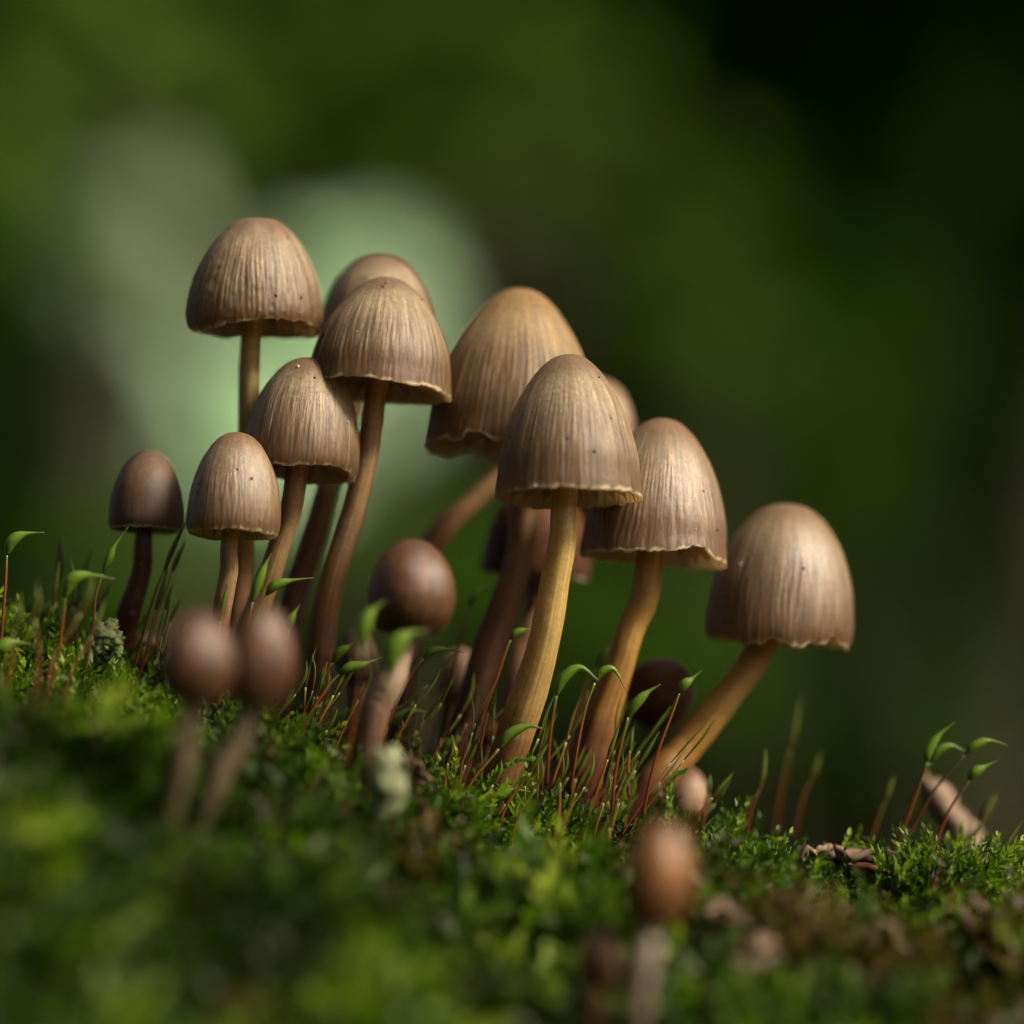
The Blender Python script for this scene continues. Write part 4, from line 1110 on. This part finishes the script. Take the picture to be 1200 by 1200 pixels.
def build_wood():
    # far trees: a closed dark wall of foliage
    rng = np.random.default_rng(3)
    gapc = at(250, 380, 11.0)
    holes = []
    spec = [(-4.6, 10.5), (-2.9, 12.0), (-1.4, 10.2), (0.2, 11.5), (1.5, 9.5), (3.0, 11.0), (4.7, 10.0), (-3.8, 15.0), (-1.2, 15.5), (0.9, 15.0), (2.9, 14.5), (5.3, 15.0), (2.2, 12.6)]
    names = ['far left dark tree of the blurred wood', 'second dark tree from the left in the blurred wood', 'dark tree left of the pale-leaf glow in the blurred wood',
             'dark tree behind the central mushrooms in the blurred wood', 'dark tree behind the rightmost mushroom in the blurred wood', 'dark tree at right in the blurred wood', 'rightmost near tree of the blurred wood',
             'left tree of the farthest row in the wood', 'farthest tree behind the pale-leaf glow', 'farthest tree behind the picture middle', 'farthest tree behind the right half', 'rightmost tree of the farthest row', 'dark tree filling the gap right of the middle']
    for i, (x, y) in enumerate(spec):
        h = rng.uniform(6.5, 8.5)
        b = [((x, y, 1.0), (1.25, 1.0, 1.3), 1.0), ((x + rng.uniform(-.3, .3), y, 2.8), (1.35, 1.1, 1.4), 1.3), ((x, y, 4.9), (1.3, 1.1, 1.6), 1.0)]
        tree('dark_tree', names[i], 'trees of the wood behind', (x, y, FLOOR_Z - .1), (x + rng.uniform(-.2, .2), y, h), .11, b, 6500, .20, 'leaf_deep', 100 + i, holes, RAYS)
    # mid shrubs
    shrub('blurred olive leaves at the top left', [(70, 20, 130, 110, 1.), (330, 110, 190, 90, 1.)], 4.6, 700, .06, 'leaf_olive', 201, -.1)
    shrub('blurred sunlit green leaves above the flat-topped mushroom', [(450, 150, 120, 90, 1.), (520, 60, 120, 70, .5)], 4.0, 520, .055, 'leaf_olive', 202, .1)
    shrub('leaves coloured pale beige green for the glow upper left of the flat-topped mushroom', [(145, 315, 65, 85, 1.)], 3.7, 130, .05, 'leaf_glow_beige', 203, -.05, face=1.2)
    shrub('leaves coloured pale mint for the glow right of the flat-topped mushroom', [(395, 400, 95, 80, 1.)], 3.1, 240, .05, 'leaf_glow_mint', 211, .1, face=1.2)
    shrub('leaves coloured pale mint for the glow behind the small left mushrooms', [(290, 520, 85, 75, 1.)], 2.5, 120, .045, 'leaf_glow_mint', 212, -.1, face=1.2)
    shrub('blurred green leaves at the left picture edge', [(10, 470, 80, 160, 1.), (60, 330, 60, 80, .5)], 4.2, 420, .05, 'leaf_mid', 204, -.1)
    shrub('blurred green leaves above the right mushrooms', [(760, 400, 80, 70, 1.), (800, 270, 110, 60, .6)], 4.4, 380, .055, 'leaf_olive', 205, .05)
    shrub('blurred vivid green leaves right of the glossy mushrooms', [(960, 540, 70, 110, 1.), (1010, 350, 60, 60, .5)], 4.2, 420, .05, 'leaf_mid', 206, .15)
    shrub('low blurred green leaves behind the stems', [(470, 690, 160, 90, 1.), (760, 760, 120, 80, .8), (180, 690, 120, 70, .6)], 3.6, 620, .05, 'leaf_mid', 207, 0)
    shrub('scattered leaves brightened as sun glints, blurred along the top left', [(90, 50, 90, 70, 1.), (260, 170, 90, 60, .8), (440, 170, 90, 80, 1.3), (30, 200, 70, 70, .7)], 4.3, 135, .045, 'leaf_glint', 221, -.2)
    shrub('scattered leaves brightened as sun glints, blurred above the central mushrooms', [(620, 230, 90, 80, .8), (690, 100, 90, 80, 1.), (560, 60, 80, 60, .7)], 4.6, 38, .045, 'leaf_glint', 222, .1)
    shrub('scattered leaves brightened as sun glints, blurred above and right of the glossy mushrooms', [(770, 420, 80, 70, 1.), (900, 440, 80, 80, 1.), (850, 620, 80, 70, .8), (960, 590, 60, 80, 1.)], 4.5, 115, .045, 'leaf_glint', 223, .2)
    shrub('leaf sprays in the dark right corner of the wood', [(1150, 520, 50, 60, 1.), (1120, 250, 50, 50, .7), (1170, 760, 70, 80, 1.)], 5.0, 220, .05, 'leaf_mid', 224, .2)
    shrub('low green leaves blurred behind the moss capsules at right', [(1080, 860, 110, 90, 1.), (880, 860, 70, 70, .6)], 4.4, 330, .05, 'leaf_mid', 225, .1)
    # slim trunk showing as a soft brown band at the right
    p0 = at(985, 900, 5.2)
    tree('slim_tree', 'slim brown trunk blurred behind the rightmost mushroom', 'trees of the wood behind', (p0[0], p0[1], FLOOR_Z - .05), (p0[0] + 1.5, p0[1] + 1.2, 4.6), pxs(48, 5.2),
         [((p0[0] + 1.5, p0[1] + 1.2, 4.2), (1.2, 1.0, .9), 1.0)], 2500, .10, 'leaf_mid', 301, (), RAYS)
    # unseen trees added to the right and overhead to shade the wood
    spec = [(5.9, 0.9, 6.0), (7.8, 3.4, 7.0), (5.6, 6.0, 6.2), (9.0, 8.5, 8.0), (11.5, 1.0, 9.0), (10.5, 13.0, 8.0), (13.5, 6.0, 9.5)]
    for i, (x, y, h) in enumerate(spec):
        b = [((x, y, h), (2.8, 2.8, 1.6), 1.), ((x - .8, y + .6, h - 1.6), (2.3, 2.3, 1.1), .7), ((x + .6, y - .5, h + 1.4), (1.9, 1.9, 1.2), .6)]
        tree('added_shade_tree', ['tall added shade tree outside the picture, nearest on the right', 'second added shade tree outside the picture on the right', 'third added shade tree outside the picture on the right', 'added shade tree far right behind the wood', 'highest added shade tree outside on the right', 'farthest added shade tree outside on the right', 'outermost added shade tree on the right'][i], 'added shade trees beyond the right edge', (x, y, FLOOR_Z - .1), (x, y, h + 1.5), .2, b, 4200, .22, 'leaf_mid', 400 + i, (),
             RAYS)
    spec = [(-4.5, -1.0, 5.0), (-6.0, 4.0, 6.0), (-2.5, -4.5, 5.2), (2.8, -5.5, 5.6), (-7.5, -5.5, 6.5), (-3.2, 6.6, 6.4), (0.6, -9.0, 6.5), (7.0, -8.5, 6.8)]  # unseen trees added to keep blue sky light off the mushrooms
    for i, (x, y, h) in enumerate(spec):
        b = [((x, y, h), (2.8, 2.8, 1.5), 1.), ((x + .7 * math.copysign(1, -x), y, h - 1.4), (2.2, 2.2, 1.1), .7), ((x, y + .5, h - 3.0), (1.6, 1.6, 1.2), .5)]
        tree('added_shade_tree', ['added sky-blocking tree outside the picture, close on the left', 'added sky-blocking tree outside the picture, far left', 'added sky-blocking tree behind the lens to the left', 'added sky-blocking tree behind the lens to the right', 'outermost added sky-blocking tree behind and left', 'added sky-blocking tree left of the dark wood, outside the picture', 'added sky-blocking tree straight behind the lens', 'outermost added sky-blocking tree behind and right'][i], 'added sky-blocking trees outside the picture', (x, y, FLOOR_Z - .1), (x, y, h + 1.3), .18, b, 2400, .26, 'leaf_mid', 450 + i, (),
             RAYS)


build_wood()
